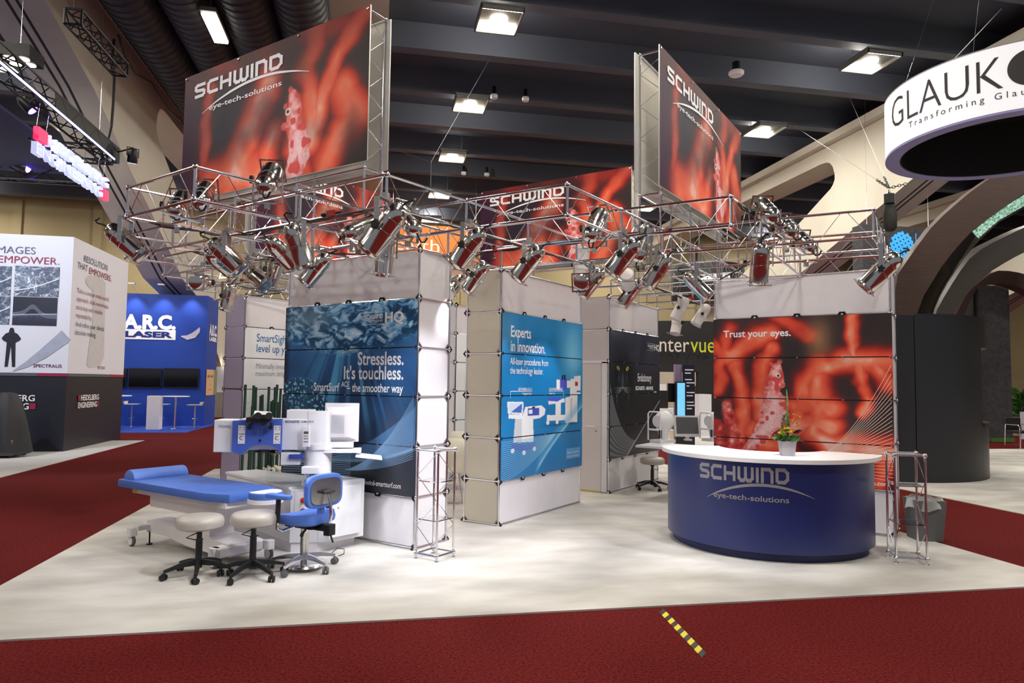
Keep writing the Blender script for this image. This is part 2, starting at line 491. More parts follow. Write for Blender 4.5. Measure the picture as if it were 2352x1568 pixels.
# high bay fixtures
lamp_glow = mat('lamp_glow', (255, 244, 222), .5, emit=9., var=.005)
frame_mt = mat('fixture_frame', (120, 120, 120), .5, .2)
hbm = {'housing': MB().box(-.54, .54, -.6, .6, .1, .16).box(-.54, -.5, -.6, .6, 0, .12).box(.5, .54, -.6, .6, 0, .12).box(-.54, .54, -.6, -.57, 0, .12).box(-.54, .54, .57, .6, 0, .12).mesh('housing', frame_mt),
       'diffuser': MB().box(-.5, .5, .22, .57, .03, .06).mesh('diffuser', lamp_glow), 'strip': MB().box(-.5, .5, -.57, -.5, .03, .06).mesh('light_strip', lamp_glow),
       'bulb': MB().lathe([(.001, -.02), (.14, 0), (.22, .05), (.22, .09), (.001, .1)], 20).mesh('bulb', lamp_glow, True)}
hang = MB().tube((0, 0, .14), (0, 0, 1.1), .012, 5).mesh('hanger', frame_mt)
for i, (a, b) in enumerate(HB_POS):  # the added row and columns get fixtures too
    t = thing('high_bay_light', 'square high bay light fixture glowing under the dark ceiling beams', 'ceiling light', hp(a, b, 10.66), TH, 'high bay lights in the ceiling')
    for n, me in hbm.items(): link({'strip': 'light_strip'}.get(n, n), me, t, (0, .02 if n == 'bulb' else 0, 0))
    for x in (-.4, .4): link('hanger', hang, t, (x, .2, 0))
    light('bulb_glow', 'POINT', (0, .5, .3), 130, (1, .93, .8), t, shadow_soft_size=.15)
# long narrow fixture among the ducts
t = thing('strip_light', 'long white strip light hanging between the dark air ducts', 'ceiling light', hp(-4.18, 9.34, 9.6), TH)
MB().box(-.15, .15, -.65, .65, 0, .06).build('diffuser', lamp_glow, t)
MB().box(-.17, .17, -.75, .67, .05, .14).build('housing', frame_mt, t)
for y in (-.5, .5): MB().tube((0, y, .1), (0, y, 2.1), .01, 5).build('hanger', frame_mt, t)
# round ceiling speaker / detectors on the beams
for px, py, z, r, lab in ((1691, 170, 10.75, .22, 'round white ceiling speaker beside the tall red banner'), (1135, 223, 10.93, .12, 'small white smoke detector on the beam beside a high bay light'), (1207, 229, 10.93, .12, 'small white sprinkler head on the same beam'), (1065, 399, 10.93, .12, 'small white smoke detector far down the hall on a beam'), (1118, 402, 10.93, .12, 'small white sprinkler head far down the hall on a beam')):
    p = on(px, py, 'z', z)
    t = thing('ceiling_speaker' if r > .2 else 'smoke_detector', lab, 'speaker' if r > .2 else 'detector', p)
    MB().lathe([(.001, -.06), (r * .8, -.05), (r, 0), (r, .06), (r * .9, .08), (.001, .08)], 18).build('cover', white_pl, t, True)
    MB().lathe([(r * .5, .07), (r * .5, .35)], 10).build('neck', black_mt, t)
# carpets of the stands
def carpet(name, a0, a1, b0, b1, mt, lab, z=.012):
    o = hb(name, a0, a1, b0, b1, 0, z, mt); return tag(o, lab, 'carpet')
carpet('carpet', -3.32, 5.6, -2.02, 6.85, grey_carpet, 'large light grey carpet under the red and white display stand')
carpet('carpet', -16, -6.5, 4.4, 13.4, pale_carpet, 'pale carpet under the black and white tower with eye scan pictures', .01)
carpet('carpet', -12.5, -6.2, 16.3, 22, blue_carpet, 'bright blue carpet under the blue stand with white bar stools', .01)
carpet('carpet', 8.15, 19, -6, 9.5, grey_carpet, 'grey carpet under the black curved pavilion', .01)
carpet('carpet', 4.2, 16, 10.1, 15.6, pale_carpet, 'pale carpet of the stands beyond the reception desk', .01)
# hazard tape
p0, p1 = on(1519, 1402, 'z', 0), on(1617, 1505, 'z', 0)
d = (p1 - p0); L = d.length; ang = math.atan2(d.y, d.x)
t = thing('hazard_tape', 'yellow and black striped tape stuck on the red aisle carpet', 'tape', (p0.x, p0.y, .0), ang)
tape_y = mat('yellow_tape', (226, 206, 52), .45, var=.08, vscale=60, stretch=(1, 8, 1)); tape_k = mat('black_tape', (52, 52, 54), .4, var=.4, vscale=60, stretch=(1, 8, 1))
n = 13; sk = .035
for i in range(n):
    x0 = L * i / n; x1 = L * (i + 1) / n
    MB().prism([(x0 - sk, .028), (x0 + sk, -.028), (x1 + sk, -.028), (x1 - sk, .028)][::-1], .0, .003).build('yellow_stripe' if i % 2 else 'black_stripe', tape_y if i % 2 else tape_k, t)
# ================================================================ display walls
Z0 = .025
MOD = .5
def unit_tube(r, n=8, mt=chrome, name='tube'): return MB().tube((0, 0, 0), (0, 0, 1), r, n).mesh(name, mt, True)
TUBE = unit_tube(.011); BALL = MB().ball((0, 0, 0), .021, 10, 6).mesh('ball_node', chrome, True)
ROD = unit_tube(.0035, 5)
CLAMP = MB().prism([(.055, 0), (0, .055), (-.055, 0), (0, -.055)], -.002, .002, M=Matrix.Rotation(math.pi / 2, 4, 'X')).mesh('corner_clamp', dark_clamp)
SCREW = MB().lathe([(.001, .006), (.009, .005), (.011, 0), (.011, -.006)], 10, M=Matrix.Rotation(math.pi / 2, 4, 'X')).mesh('screw', chrome, True)
HALF = MB().prism([(.05, 0), (.03, .035), (-.03, .035), (-.05, 0), (-.03, -.035), (.03, -.035)], -.003, .003, M=Matrix.Rotation(math.pi / 2, 4, 'X')).mesh('panel_clip', dark_clamp)
gap_mt = mat('panel_gap', (18, 18, 20), .6)
yellow_edge = mat('yellow_edge', (196, 178, 96), .5)
def cutpanel(w, h, c=.05, t=.012):
    return MB().prism([(c, 0), (w - c, 0), (w, c), (w, h - c), (w - c, h), (c, h), (0, h - c), (0, c)], 0, t, M=Matrix.Rotation(math.pi / 2, 4, 'X') @ Matrix.Translation((0, 0, -t)))
def display_wall(label, loc, rz, L, D, img, nx, ny, sides, side_mt=white_lam, print_rough=.3, side_depth=None, rows=6, front_rows=(1, 2, 3, 4), skip_side=()):
    t = thing('display_wall', label, 'display wall', (loc[0], loc[1], 0), rz)
    nl = int(round(L / MOD))
    zz = [Z0 + MOD * i for i in range(rows + 1)]
    cor = [(0, 0), (L, 0), (L, D), (0, D)]
    for (x, y) in cor:
        for i, z in enumerate(zz):
            link('ball_node', BALL, t, (x, y, z))
            if i: seg('tube', TUBE, (x, y, zz[i - 1]), (x, y, z), t)
        MB().lathe([(.022, .012), (.022, .016), (.008, .02), (.008, .03)], 10).build('foot', chrome, t, True, loc=(x, y, .0))
    for z in zz:
        seg('tube', TUBE, (0, D, z), (L, D, z), t)
        for x in (0, L): seg('tube', TUBE, (x, 0, z), (x, D, z), t)
        seg('tube', TUBE, (0, 0, z), (L, 0, z), t)
    pm = print_mat('display_print_%d' % int(print_rough * 100), print_rough)
    # white fabric panels top and bottom of the front, back sheet
    for r in range(rows):
        if r in front_rows:
            i = front_rows.index(r); n = len(front_rows)
            me = print_mesh('graphic_panel', L + .03, MOD - .012, nx, ny, img, pm, v0=i / n + .012 / n, v1=(i + 1) / n - .012 / n)
            link('graphic_panel', me, t, (-.015, -.03, zz[r] + .006))
        else:
            o = cutpanel(L - .03, MOD - .03, .03).build('front_panel', white_lam, t, loc=(.015, 0, zz[r] + .015))
        cutpanel(L - .03, MOD - .03, .03).build('back_panel', white_lam, t, loc=(.015, D, zz[r] + .015))
    MB().box(-.005, L + .005, -.022, -.012, zz[front_rows[0]] + .01, zz[front_rows[-1] + 1] - .01).build('dark_backing', gap_mt, t)
    for r in (front_rows[0], front_rows[-1] + 1):
        for i in range(1, nl):
            link('panel_clip', HALF, t, (i * MOD, -.012, zz[r])); link('ball_node', BALL, t, (i * MOD, -.012, zz[r]), scale=(.8, .8, .8))
    for r in range(front_rows[0] + 1, front_rows[-1] + 1):
        for i in range(nl + 1): link('screw', SCREW, t, (min(max(i * MOD, .01), L - .01), -.03, zz[r]))
    for s in (0, 1):
        x = L * s
        sgn = -1 if s == 0 else 1
        for r in range(rows):
            if (s, r) in skip_side: continue
            o = cutpanel(D - .03, MOD - .025, .05 if D < .7 else .03).build('side_panel', side_mt if s in sides else white_lam, t, loc=(x - sgn * .002, .015, zz[r] + .0125), rot=(0, 0, math.pi / 2))
        if s in sides:
            for i, z in enumerate(zz):
                for y in (0, D): link('corner_clamp', CLAMP, t, (x + sgn * .002, y, z), (0, 0, math.pi / 2))
    return t
def wf(t, y=-.032):
    """print on the front of a wall: 2d metres -> local"""
    return lambda x, z: (x, y, z)
# ---- underwater print
def img_water(u, v):
    x = u * 2; y = v * 2
    c = ramp(v, [(0, (30, 36, 46)), (.25, (26, 44, 66)), (.5, (24, 62, 104)), (.72, (36, 92, 150)), (.85, (70, 142, 202)), (1, (110, 178, 226))])
    # rays from the surface
    ang = np.arctan2(x - 1.05, 2.15 - y)
    ray = fbm(ang * 16 + 3, y * .25 + 5, 3)
    ray = sstep(.42, .68, ray) * sstep(.2, .55, v) * (1 - sstep(.72, .86, v)) * np.exp(-((ang + .08) / .5) ** 2)
    c = mix(c, (92, 178, 226), ray * .9)
    # rippled surface, bowl shaped
    bowl = v - (.80 - .10 * np.sin(np.clip(u, 0, 1) * math.pi) + .03 * fbm(x * 2, y * 2))
    s = sstep(-.03, .05, bowl)
    w = fbm(x * 13 + 4 * fbm(x * 4, y * 6), y * 30 + 5 * fbm(x * 5 + 9, y * 5) - 10 * (u - .5) ** 2, 4)
    wc = ramp(w, [(0, (14, 40, 66)), (.42, (28, 84, 132)), (.52, (92, 160, 214)), (.62, (150, 204, 240)), (.8, (222, 242, 252)), (1, (255, 255, 255))])
    c = c * (1 - s[..., None]) + wc * s[..., None]
    glow = np.exp(-(((u - .2) / .22) ** 2 + ((v - .93) / .07) ** 2)) * .55
    c = mix(c, (190, 226, 250), glow)
    c = mix(c, (22, 30, 42), (1 - sstep(0, .06, u)) * .75 * (1 - .3 * s))
    # dotted globe lower left
    d = np.hypot(x - .28, (y - .72) * 1.1)
    g = (1 - sstep(.5, .52, d)) * sstep(.0, .35, (x - .1) * .6 + (y - .7))
    dots = sstep(.62, .75, vnoise(x * 46, y * 46))
    c = mix(c, (26, 70, 100), g * .6); c = mix(c, (140, 205, 225), g * dots * .9)
    c = mix(c, (70, 150, 190), np.exp(-((d - .51) / .012) ** 2) * sstep(.1, .5, u + .2) * .6 * (1 - sstep(.5, .6, u)))
    # swoosh veil at the bottom
    lo = .09 + .16 * u ** 1.5 + .02 * np.sin(u * 6)
    hi = .10 + .26 * u ** 2.6 + .10 * u
    veil = sstep(0, .01, v - lo) * (1 - sstep(-.01, .0, v - hi))
    c = mix(c, (88, 138, 184), veil * .55)
    c = mix(c, (168, 206, 236), np.exp(-((v - lo) / .008) ** 2) * .6)
    c = mix(c, (38, 42, 50), (1 - sstep(-.04, .0, v - lo)) * .85)
    return c
# ---- red coral prints
def coral_base(x, y, strokes, seed, asp):
    wx = x + .05 * (fbm(x * 5 + seed, y * 5) - .5); wy = y + .05 * (fbm(x * 5 + 40, y * 5 + seed) - .5)
    t = np.zeros_like(x)
    for pts, w, k in strokes:
        d, _ = segdist(wx, wy, pts, asp)
        d = d - w * .55 * (vnoise(wx / w * .8 + seed, wy / w * .8 * asp) - .35)
        t = np.maximum(t, k * np.exp(-(np.maximum(d, 0) / (w * 1.12)) ** 2 * 1.35))
    t = t * (.62 + .5 * fbm(x * 9 + seed, y * 9 * asp + 3, 3)) + .08 * fbm(x * 4, y * 4 * asp + seed)
    bgd = fbm(x * 3 + seed, y * 3 + 11, 3)
    c = ramp(t + .1 * sstep(.5, .8, bgd), [(0, (48, 42, 44)), (.12, (62, 44, 44)), (.26, (112, 38, 34)), (.42, (178, 50, 38)), (.6, (222, 74, 50)), (.8, (240, 106, 74)), (.93, (246, 146, 116)), (1, (252, 186, 170))])
    return c
def seahorse(c, x, y, path, rad, asp, seed, snout, eye, k=1.):
    d, tt = segdist(x, y, path, asp)
    r = np.interp(tt, np.linspace(0, 1, len(rad)), rad)
    lump = vnoise(x * 34 / k + seed, y * 34 / k * asp); lum2 = fbm(x * 60 / k, y * 60 / k * asp, 2)
    rr = r * (1 + .35 * (lump - .5))
    m = 1 - sstep(rr * .94, rr * 1.03, d)
    for (bx, by, br) in snout: m = np.maximum(m, 1 - sstep(br * .85, br, np.hypot(x - bx, (y - by) * asp)))
    body = ramp(.55 * lum2 + .35 * np.clip(d / (r + 1e-6), 0, 1.4) + .1 * tt, [(0, (250, 226, 226)), (.35, (244, 178, 176)), (.6, (226, 110, 104)), (1, (176, 62, 58))])
    body = mix(body, (250, 234, 236), sstep(.35, .6, tt) * (1 - sstep(.8, 1, tt)) * .6 * (lum2 > .42))
    body = mix(body, (214, 70, 66), sstep(.66, .74, lump) * .9)
    c = c * (1 - m[..., None]) + body * m[..., None]
    e = np.hypot(x - eye[0], (y - eye[1]) * asp)
    c = mix(c, (245, 232, 226), 1 - sstep(.012 * k, .014 * k, e)); c = mix(c, (20, 16, 20), 1 - sstep(.006 * k, .008 * k, e))
    return c
TS = [([(.0, .80), (.1, .74), (.22, .84), (.36, .9)], .06, .85), ([(.1, .93), (.04, .72), (.02, .55)], .05, .8), ([(.13, .7), (.17, .55), (.18, .4), (.16, .2), (.1, .1)], .045, .9), ([(.36, .8), (.3, .68), (.27, .52), (.29, .38)], .05, .9), ([(.5, .42), (.53, .6), (.62, .7), (.8, .74), (1.0, .74)], .06, .95), ([(.80, 1.0), (.80, .88), (.84, .62), (.88, .5), (.85, .42)], .035, .9),
      ([(.6, .64), (.62, .45), (.58, .3), (.7, .22), (.98, .2)], .08, 1.), ([(.48, .46), (.6, .5), (.68, .46)], .07, 1.), ([(.44, .3), (.56, .38), (.7, .34)], .06, .95), ([(.24, .3), (.3, .22), (.44, .2)], .06, .9), ([(.9, .72), (.96, .62), (1., .6)], .05, .8), ([(.5, .14), (.6, .06), (.8, .1)], .05, .6), ([(.96, .18), (.93, .05)], .05, .85), ([(.38, 1.), (.5, .94), (.56, .88)], .05, .55)]
def img_trust(u, v):
    c = coral_base(u, v, TS, 5, 1.)
    # sharp coral, lower left
    f = fbm(u * 26, v * 26, 3); d, _ = segdist(u, v, [(.0, .3), (.1, .2), (.2, .14), (.32, .08), (.2, .03)])
    d2, _ = segdist(u, v, [(.08, .45), (.1, .36), (.13, .26)])
    m = 1 - sstep(.05, .075, np.minimum(d, d2 + .025) + .05 * (f - .5))
    c = c * (1 - m[..., None]) + ramp(f, [(0, (120, 30, 34)), (.45, (196, 56, 54)), (.6, (226, 96, 86)), (.8, (246, 190, 180)), (1, (255, 230, 226))]) * m[..., None]
    c = seahorse(c, u, v, [(.385, .69), (.375, .615), (.35, .545), (.375, .47), (.345, .36), (.27, .25), (.18, .16)], [.03, .052, .046, .075, .07, .045, .02], 1., 7, [(.412, .585, .022), (.395, .655, .018), (.352, .71, .012), (.4, .725, .016)], (.392, .64))
    c = mix(c, (236, 170, 110), np.exp(-(((u - .62) / .07) ** 2 + ((v - .86) / .12) ** 2)) * .5)
    return c
BS = [([(.16, .85), (.15, .5), (.13, .2)], .035, .75), ([(.28, .0), (.36, .2), (.42, .45), (.5, .72)], .085, .95), ([(.2, .05), (.3, .1), (.45, .06)], .1, 1.), ([(.76, 1.), (.7, .75), (.74, .5), (.76, .2)], .05, .9), ([(.98, .98), (.86, .78), (.8, .5), (.78, .3)], .045, .9), ([(.9, .5), (.95, .3), (.84, .1), (.8, .0)], .06, .95), ([(.55, .35), (.5, .15)], .06, .9), ([(.66, .5), (.68, .2), (.72, .02)], .05, .85), ([(.9, .95), (.7, 1.)], .05, .45), ([(.3, .95), (.2, 1.)], .05, .4)]
def img_banner(u, v):
    c = coral_base(u, v, BS, 21, .52)
    c = mix(c, (30, 24, 40), sstep(.55, .75, fbm(u * 4 + 2, v * 2 + 7, 3)) * .55)
    c = mix(c, (60, 16, 58), (1 - sstep(.0, .2, u)) * .85)
    c = mix(c, (34, 30, 50), np.exp(-(((u - .27) / .12) ** 2 + ((v - .55) / .3) ** 2)) * .75)
    c = mix(c, (30, 26, 34), np.exp(-(((u - .62) / .1) ** 2 + ((v - .9) / .25) ** 2)) * .7)
    c = mix(c, (34, 28, 34), np.exp(-(((u - .93) / .05) ** 2 + ((v - .12) / .2) ** 2)) * .7)
    c = mix(c, (96, 16, 22), sstep(.72, 1., v) * .45)
    return seahorse(c, u, v, [(.642, .58), (.655, .48), (.645, .38), (.672, .29), (.685, .17), (.665, .05), (.665, -.1)], [.022, .038, .034, .045, .058, .05, .03], .52, 2, [(.604, .37, .017), (.608, .51, .013), (.63, .62, .012)], (.62, .468), 1.)
# ---- blue print with two laser machines
def img_experts(u, v):
    x = u * 2; y = v * 2
    c = ramp(v, [(0, (40, 118, 178)), (.3, (16, 124, 190)), (.6, (20, 126, 192)), (1, (44, 136, 200))])
    c = mix(c, (130, 200, 236), np.exp(-(((u - .86) / .16) ** 2 + ((v - .78) / .2) ** 2)) * .9)
    c = mix(c, (120, 180, 226), np.exp(-(((u - .02) / .12) ** 2 + ((v - .88) / .12) ** 2)) * .5)
    W = (238, 240, 244); G = (206, 210, 218); Bl = (60, 84, 180)
    P = lambda pts, col: inpoly(x, y, pts)
    def pp(c, pts, col): return mix(c, col, inpoly(x, y, pts))
    def rr(c, x0, x1, y0, y1, col): return mix(c, col, inrect(x, y, x0, x1, y0, y1))
    y0_ = y; y = (y0_ - .3) / .5 + .16
    # left machine
    c = pp(c, [(.26, .44), (.72, .40), (.70, 1.0), (.30, 1.06)], W); c = pp(c, [(.26, .44), (.44, .41), (.45, 1.04), (.30, 1.06)], G)
    c = pp(c, [(.22, .43), (.5, .34), (.76, .38), (.76, .22), (.5, .2), (.23, .27)], Bl)
    for wx, wy in ((.25, .24), (.5, .16), (.74, .22)): c = mix(c, W, 1 - sstep(.035, .045, np.hypot(x - wx, (y - wy) * .7)))
    c = pp(c, [(.16, 1.02), (.46, .98), (.46, 1.1), (.16, 1.12)], W)
    c = pp(c, [(.44, 1.0), (.52, 1.28), (.9, 1.3), (1.0, 1.2), (.98, 1.06), (.86, .98), (.7, .96)], W)
    c = pp(c, [(.14, 1.14), (.46, 1.1), (.48, 1.4), (.12, 1.42)], W); c = pp(c, [(.165, 1.17), (.435, 1.135), (.45, 1.37), (.15, 1.39)], (208, 226, 244)); c = pp(c, [(.2, 1.165), (.435, 1.135), (.45, 1.37)], (70, 108, 196))
    c = rr(c, .58, .84, 1.06, 1.24, Bl); c = rr(c, .6, .68, 1.1, 1.2, W); c = rr(c, .68, .74, 1.24, 1.28, (30, 30, 34))
    y = (y0_ - .62) / .61 + .74
    # right machine
    c = mix(c, (24, 60, 90), np.exp(-(((x - 1.45) / .4) ** 2 + ((y - .72) / .025) ** 2)) * .8)
    c = pp(c, [(1.52, .76), (1.86, .74), (1.86, 1.36), (1.52, 1.3)], W); c = rr(c, 1.66, 1.7, .76, 1.34, G)
    c = pp(c, [(1.64, 1.3), (1.84, 1.32), (1.82, 1.72), (1.66, 1.72)], W)
    c = pp(c, [(1.08, 1.16), (1.5, 1.2), (1.5, 1.28), (1.3, 1.3), (1.06, 1.24)], W); c = pp(c, [(1.05, 1.24), (1.3, 1.22), (1.44, 1.28), (1.26, 1.31), (1.08, 1.3)], (78, 92, 214))
    c = pp(c, [(1.26, .86), (1.4, .86), (1.4, 1.2), (1.26, 1.2)], W); c = pp(c, [(1.04, .82), (1.54, .8), (1.54, .92), (1.04, .94)], W)
    for wx in (1.06, 1.3, 1.56): c = mix(c, W, 1 - sstep(.035, .045, np.hypot(x - wx, (y - .78) * .8)))
    c = rr(c, 1.54, 1.72, 1.52, 1.68, W); c = pp(c, [(1.34, 1.5), (1.56, 1.48), (1.56, 1.72), (1.34, 1.7)], (86, 94, 210)); c = rr(c, 1.28, 1.36, 1.5, 1.7, W)
    c = rr(c, 1.42, 1.45, 1.7, 1.8, (24, 24, 30)); c = rr(c, 1.48, 1.51, 1.7, 1.81, (24, 24, 30))
    c = pp(c, [(1.76, 1.46), (1.95, 1.46), (1.95, 1.8), (1.76, 1.78)], W); c = rr(c, 1.79, 1.86, 1.56, 1.66, (190, 50, 40)); c = rr(c, 1.72, 1.94, 1.36, 1.42, W)
    y = y0_
    # light arc
    lo = .0 + np.clip(u - .38, 0, 1) ** .8 * .62
    c = mix(c, (206, 232, 246), np.exp(-((v - lo) / .012) ** 2) * .75 * sstep(.36, .45, u)); c = mix(c, (110, 182, 226), sstep(0, .005, v - lo) * (1 - sstep(.02, .09, v - lo)) * .5 * sstep(.36, .45, u))
    c = mix(c, (96, 164, 220), inrect(u, v, .78, .97, .065, .135))
    return c
def img_panther(u, v):
    x = u * 2; y = v * 2
    c = ramp(v, [(0, (26, 30, 40)), (.25, (38, 38, 42)), (.5, (46, 50, 52)), (.8, (60, 64, 74)), (1, (62, 68, 82))])
    c = mix(c, (18, 26, 44), np.exp(-(((u - .75) / .3) ** 2 + ((v - .1) / .12) ** 2)) * .8)
    hx = (x - .46)
    head = np.exp(-((hx / .34) ** 2 + ((y - 1.28) / .34) ** 2))
    c = mix(c, (20, 21, 24), head * .95)
    n = fbm(x * 20, y * 8, 3)
    c = mix(c, (112, 130, 140), np.exp(-((hx / .07) ** 2 + ((y - 1.2) / .16) ** 2)) * (.3 + n * .6))
    c = mix(c, (80, 92, 104), np.exp(-(((np.abs(hx) - .15) / .05) ** 2 + ((y - 1.22) / .2) ** 2)) * n * .8)
    for s in (-1, 1):
        ex = hx - s * .17; ey = y - 1.405 - .12 * s * ex * 2
        c = mix(c, (206, 190, 60), 1 - sstep(.8, 1.1, np.hypot(ex / .055, ey / .035))); c = mix(c, (24, 22, 10), 1 - sstep(.8, 1.1, np.hypot(ex / .014, ey / .03)))
        for k in range(5):
            d, tt = segdist(x, y, [(.46 + s * .07, 1.1 - .012 * k), (.46 + s * .22, 1.1 - .03 * k), (.46 + s * (.34 - .04 * k), 1.02 - .075 * k + .05)])
            c = mix(c, (170, 176, 180), (1 - sstep(.002, .007, d)) * (1 - tt * .7) * .8)
    c = mix(c, (176, 178, 176), np.exp(-((hx / .05) ** 2 + ((y - 1.095) / .018) ** 2)) * .9)
    # pale curved veil, bottom left
    cu = .52 * np.exp(-u * 5.2) + .75 * np.clip(u - .45, 0, 1) ** 1.3 + .07
    cl = -.02 + .62 * np.clip(u - .28, 0, 1) ** .95
    veil = sstep(0, .012, v - cl) * (1 - sstep(-.004, .004, v - cu))
    st = .5 + .5 * np.sin((v - cl) / (np.abs(cu - cl) + .02) * 70)
    c = mix(c, (150, 158, 160), veil * (.35 + .35 * st)); c = mix(c, (226, 230, 230), np.exp(-((v - cl) / .008) ** 2) * .7 * sstep(.26, .34, u))
    return c
def img_smart(u, v):
    c = ramp(v, [(0, (214, 218, 224)), (.5, (226, 230, 236)), (1, (238, 241, 246))])
    n = np.abs(fbm(u * 4 + 3, v * 4, 3) - .5 - .12 * (v - .35) + .14 * (u - .3))
    c = mix(c, (150, 152, 160), (1 - sstep(.0, .012, n)) * .5 * (1 - sstep(.45, .55, v)))
    return c
ps = display_wall('tall display wall with the underwater print and white side panels', (0.0, 2.0), -math.pi / 2, 2., .5, img_water, 250, 66, (1,))
F = wf(ps)
put2d('headline', join2d(move2d(text2d('Stressless.', .135, .82, .018, 'r'), 1.84, 1.85), move2d(text2d("It's touchless.", .135, .82, .018, 'r'), 1.84, 1.70), move2d(text2d('SmartSurf', .088, .8, .014), .50, 1.565), move2d(text2d('ACE', .055, .8, .014), .945, 1.615), move2d(text2d('\u2013 the smoother way', .088, .77, .014, 'r'), 1.84, 1.565)), F, white_ink, ps)
HQ = lambda k: join2d(move2d(text2d('HQ', .105 * k, 1.15, .03), .34 * k, 0), move2d(schwind2d(.045 * k, .8), .04 * k, .045 * k), move2d(text2d('SUPERIOR BY', .022 * k, 1.1, .006, 'r'), .32 * k, .012 * k), rect2d(.0, .33 * k, .112 * k, .116 * k), rect2d(.0, .33 * k, -.016 * k, -.012 * k))
put2d('emblem', move2d(HQ(1.), 1.22, 2.29), F, white_ink, ps)
put2d('web_address', move2d(text2d('www.schwind-smartsurf.com', .052, .8, .01, 'r'), 1.84, .6), F, white_ink, ps)
fan = []
for i in range(26):
    k = i / 25
    pts = [(1.0 + .99 * s, .72 + .22 * s * (1 - k) + (.95 - .72 * k) * .62 * s ** 2.2 + .05 * k * s) for s in [j / 14 for j in range(15)]]
    fan.append(ribbon2d(pts, [.004] * 15))
pale_line = mat('pale_line_ink', (128, 168, 206), .4, var=.02)
put2d('line_artwork', join2d(*fan), F, pale_line, ps)
fan = []
for i in range(22):
    k = i / 21
    fan.append(ribbon2d([(.02 + 1.1 * s, .95 - .6 * k + .12 * k * s + .1 * s * (k - .4)) for s in [j / 8 for j in range(9)]], [.006] * 9))
put2d('line_artwork', join2d(*fan), F, pale_line, ps)
pe = display_wall('tall display wall with the blue print of two laser machines', (1.445, -.022), 0, 2., .5, img_experts, 200, 100, (0,), mat('sand_laminate', (204, 198, 182), .5, var=.015))
F = wf(pe)
put2d('headline', join2d(move2d(text2d('Experts', .13, .8, .016), .16, 2.235), move2d(text2d('in innovation.', .13, .8, .016), .16, 2.06), move2d(text2d('All-laser procedures from', .082, .72, .006), .16, 1.90), move2d(text2d('the technology leader.', .082, .72, .006), .16, 1.79)), F, white_ink, pe)
put2d('caption', join2d(move2d(text2d('SCHWIND ATOS', .034, .85, .01, 'r'), .66, 1.585), move2d(text2d('Femtosecond Laser', .028, .7, 0, 'r'), .66, 1.535), rect2d(.17, .66, 1.574, 1.58), rect2d(.17, .176, 1.50, 1.58), move2d(text2d('SCHWIND AMARIS', .034, .85, .01), 1.08, 1.585), move2d(text2d('Excimer Laser', .028, .7), 1.08, 1.535), rect2d(1.08, 1.46, 1.574, 1.58), rect2d(1.454, 1.46, 1.50, 1.58)), F, white_ink, pe)
put2d('notice', join2d(move2d(text2d('This device is not manufactured for', .02, .8), 1.58, .73), move2d(text2d('or distributed in the United States.', .02, .8), 1.58, .68)), F, white_ink, pe)
fan = []
for i in range(20):
    k = i / 19
    fan.append(ribbon2d([(.0 + 1.25 * s, .98 - .46 * k + (.04 + .5 * k) * s ** 1.4 * (.6 + .3 * s)) for s in [j / 12 for j in range(13)]], [.0045] * 13))
put2d('line_artwork', join2d(*fan), F, mat('light_line_ink', (150, 204, 234), .4, var=.02), pe)
pv = display_wall('tall display wall with the dark panther print and a door in its side', (4.45, .013), 0, 2., 1., img_panther, 140, 70, (0,), mat('shaded_laminate', (196, 190, 192), .5, var=.015), .22, skip_side=((0, 0), (0, 1), (0, 2), (0, 3)))
F = wf(pv)
put2d('headline', move2d(text2d('Evolutionary', .13, .62, .014), 1.03, 1.73), F, white_ink, pv)
put2d('emblem', join2d(move2d(HQ(.95), 1.42, 2.28), move2d(schwind2d(.062, .8), .95, 1.585), move2d(text2d('AMARIS', .062, 1.05, .02), 1.38, 1.585), move2d(text2d('1050RS', .028, 1., .008, 'r'), 1.86, 1.535)), F, white_ink, pv)
# door in its left side
door_mt = mat('door_white', (212, 206, 206), .4, var=.01)
dr = MB().box(-.02, .02, .12, .95, .04, 2.0).build('door', door_mt, pv)
h = MB().tube((-.02, .23, 1.02), (-.06, .23, 1.02), .01, 8).tube((-.06, .225, 1.02), (-.06, .36, 1.02), .01, 8).build('handle', white_pl, dr, True)
MB().lathe([(.014, 0), (.014, .004)], 12, M=Matrix.Translation((-.021, .2, .95)) @ Matrix.Rotation(-math.pi / 2, 4, 'Y')).build('lock', mat('brass', (180, 150, 80), .3, .9), dr)
MB().box(-.025, .025, .02, .11, .03, 2.02).box(-.025, .025, .955, 1.0, .03, 2.02).box(-.025, .025, .02, 1.0, 2.0, 2.04).build('door_frame', white_lam, pv)
MB().box(-.024, .024, .12, .95, .0, .04).build('threshold', yellow_edge, pv)
pm_ = display_wall('tall display wall with the white print behind the bamboo canes', (1.614, 5.084), 0, 2., .5, img_smart, 120, 60, (0,), mat('violet_lit_laminate', (176, 166, 196), .5, var=.015))  # white side panels with the violet light mixed into their colour
F = wf(pm_)
ink_b = mat('blue_ink', (40, 110, 176), .5, var=.02); ink_g = mat('grey_ink', (136, 142, 152), .5, var=.02)
put2d('headline', join2d(move2d(text2d('SmartSight', .13, .78, .004), .2, 2.3), move2d(text2d('level up your', .13, .78, .004), .2, 2.13)), F, ink_b, pm_)
put2d('caption', join2d(move2d(text2d('Minimally invasive', .085, .78), .2, 1.86), move2d(text2d('maximum delight.', .085, .78), .2, 1.74)), F, ink_g, pm_)
pt = display_wall('tall display wall with the red coral and seahorse print behind the reception desk', (3.597, -1.903), -math.pi / 2, 2., .5, img_trust, 300, 75, (1,), print_rough=.25)
F = wf(pt)
put2d('headline', move2d(text2d('Trust your eyes.', .085, 1.0, .02), .115, 2.29), F, white_ink, pt)
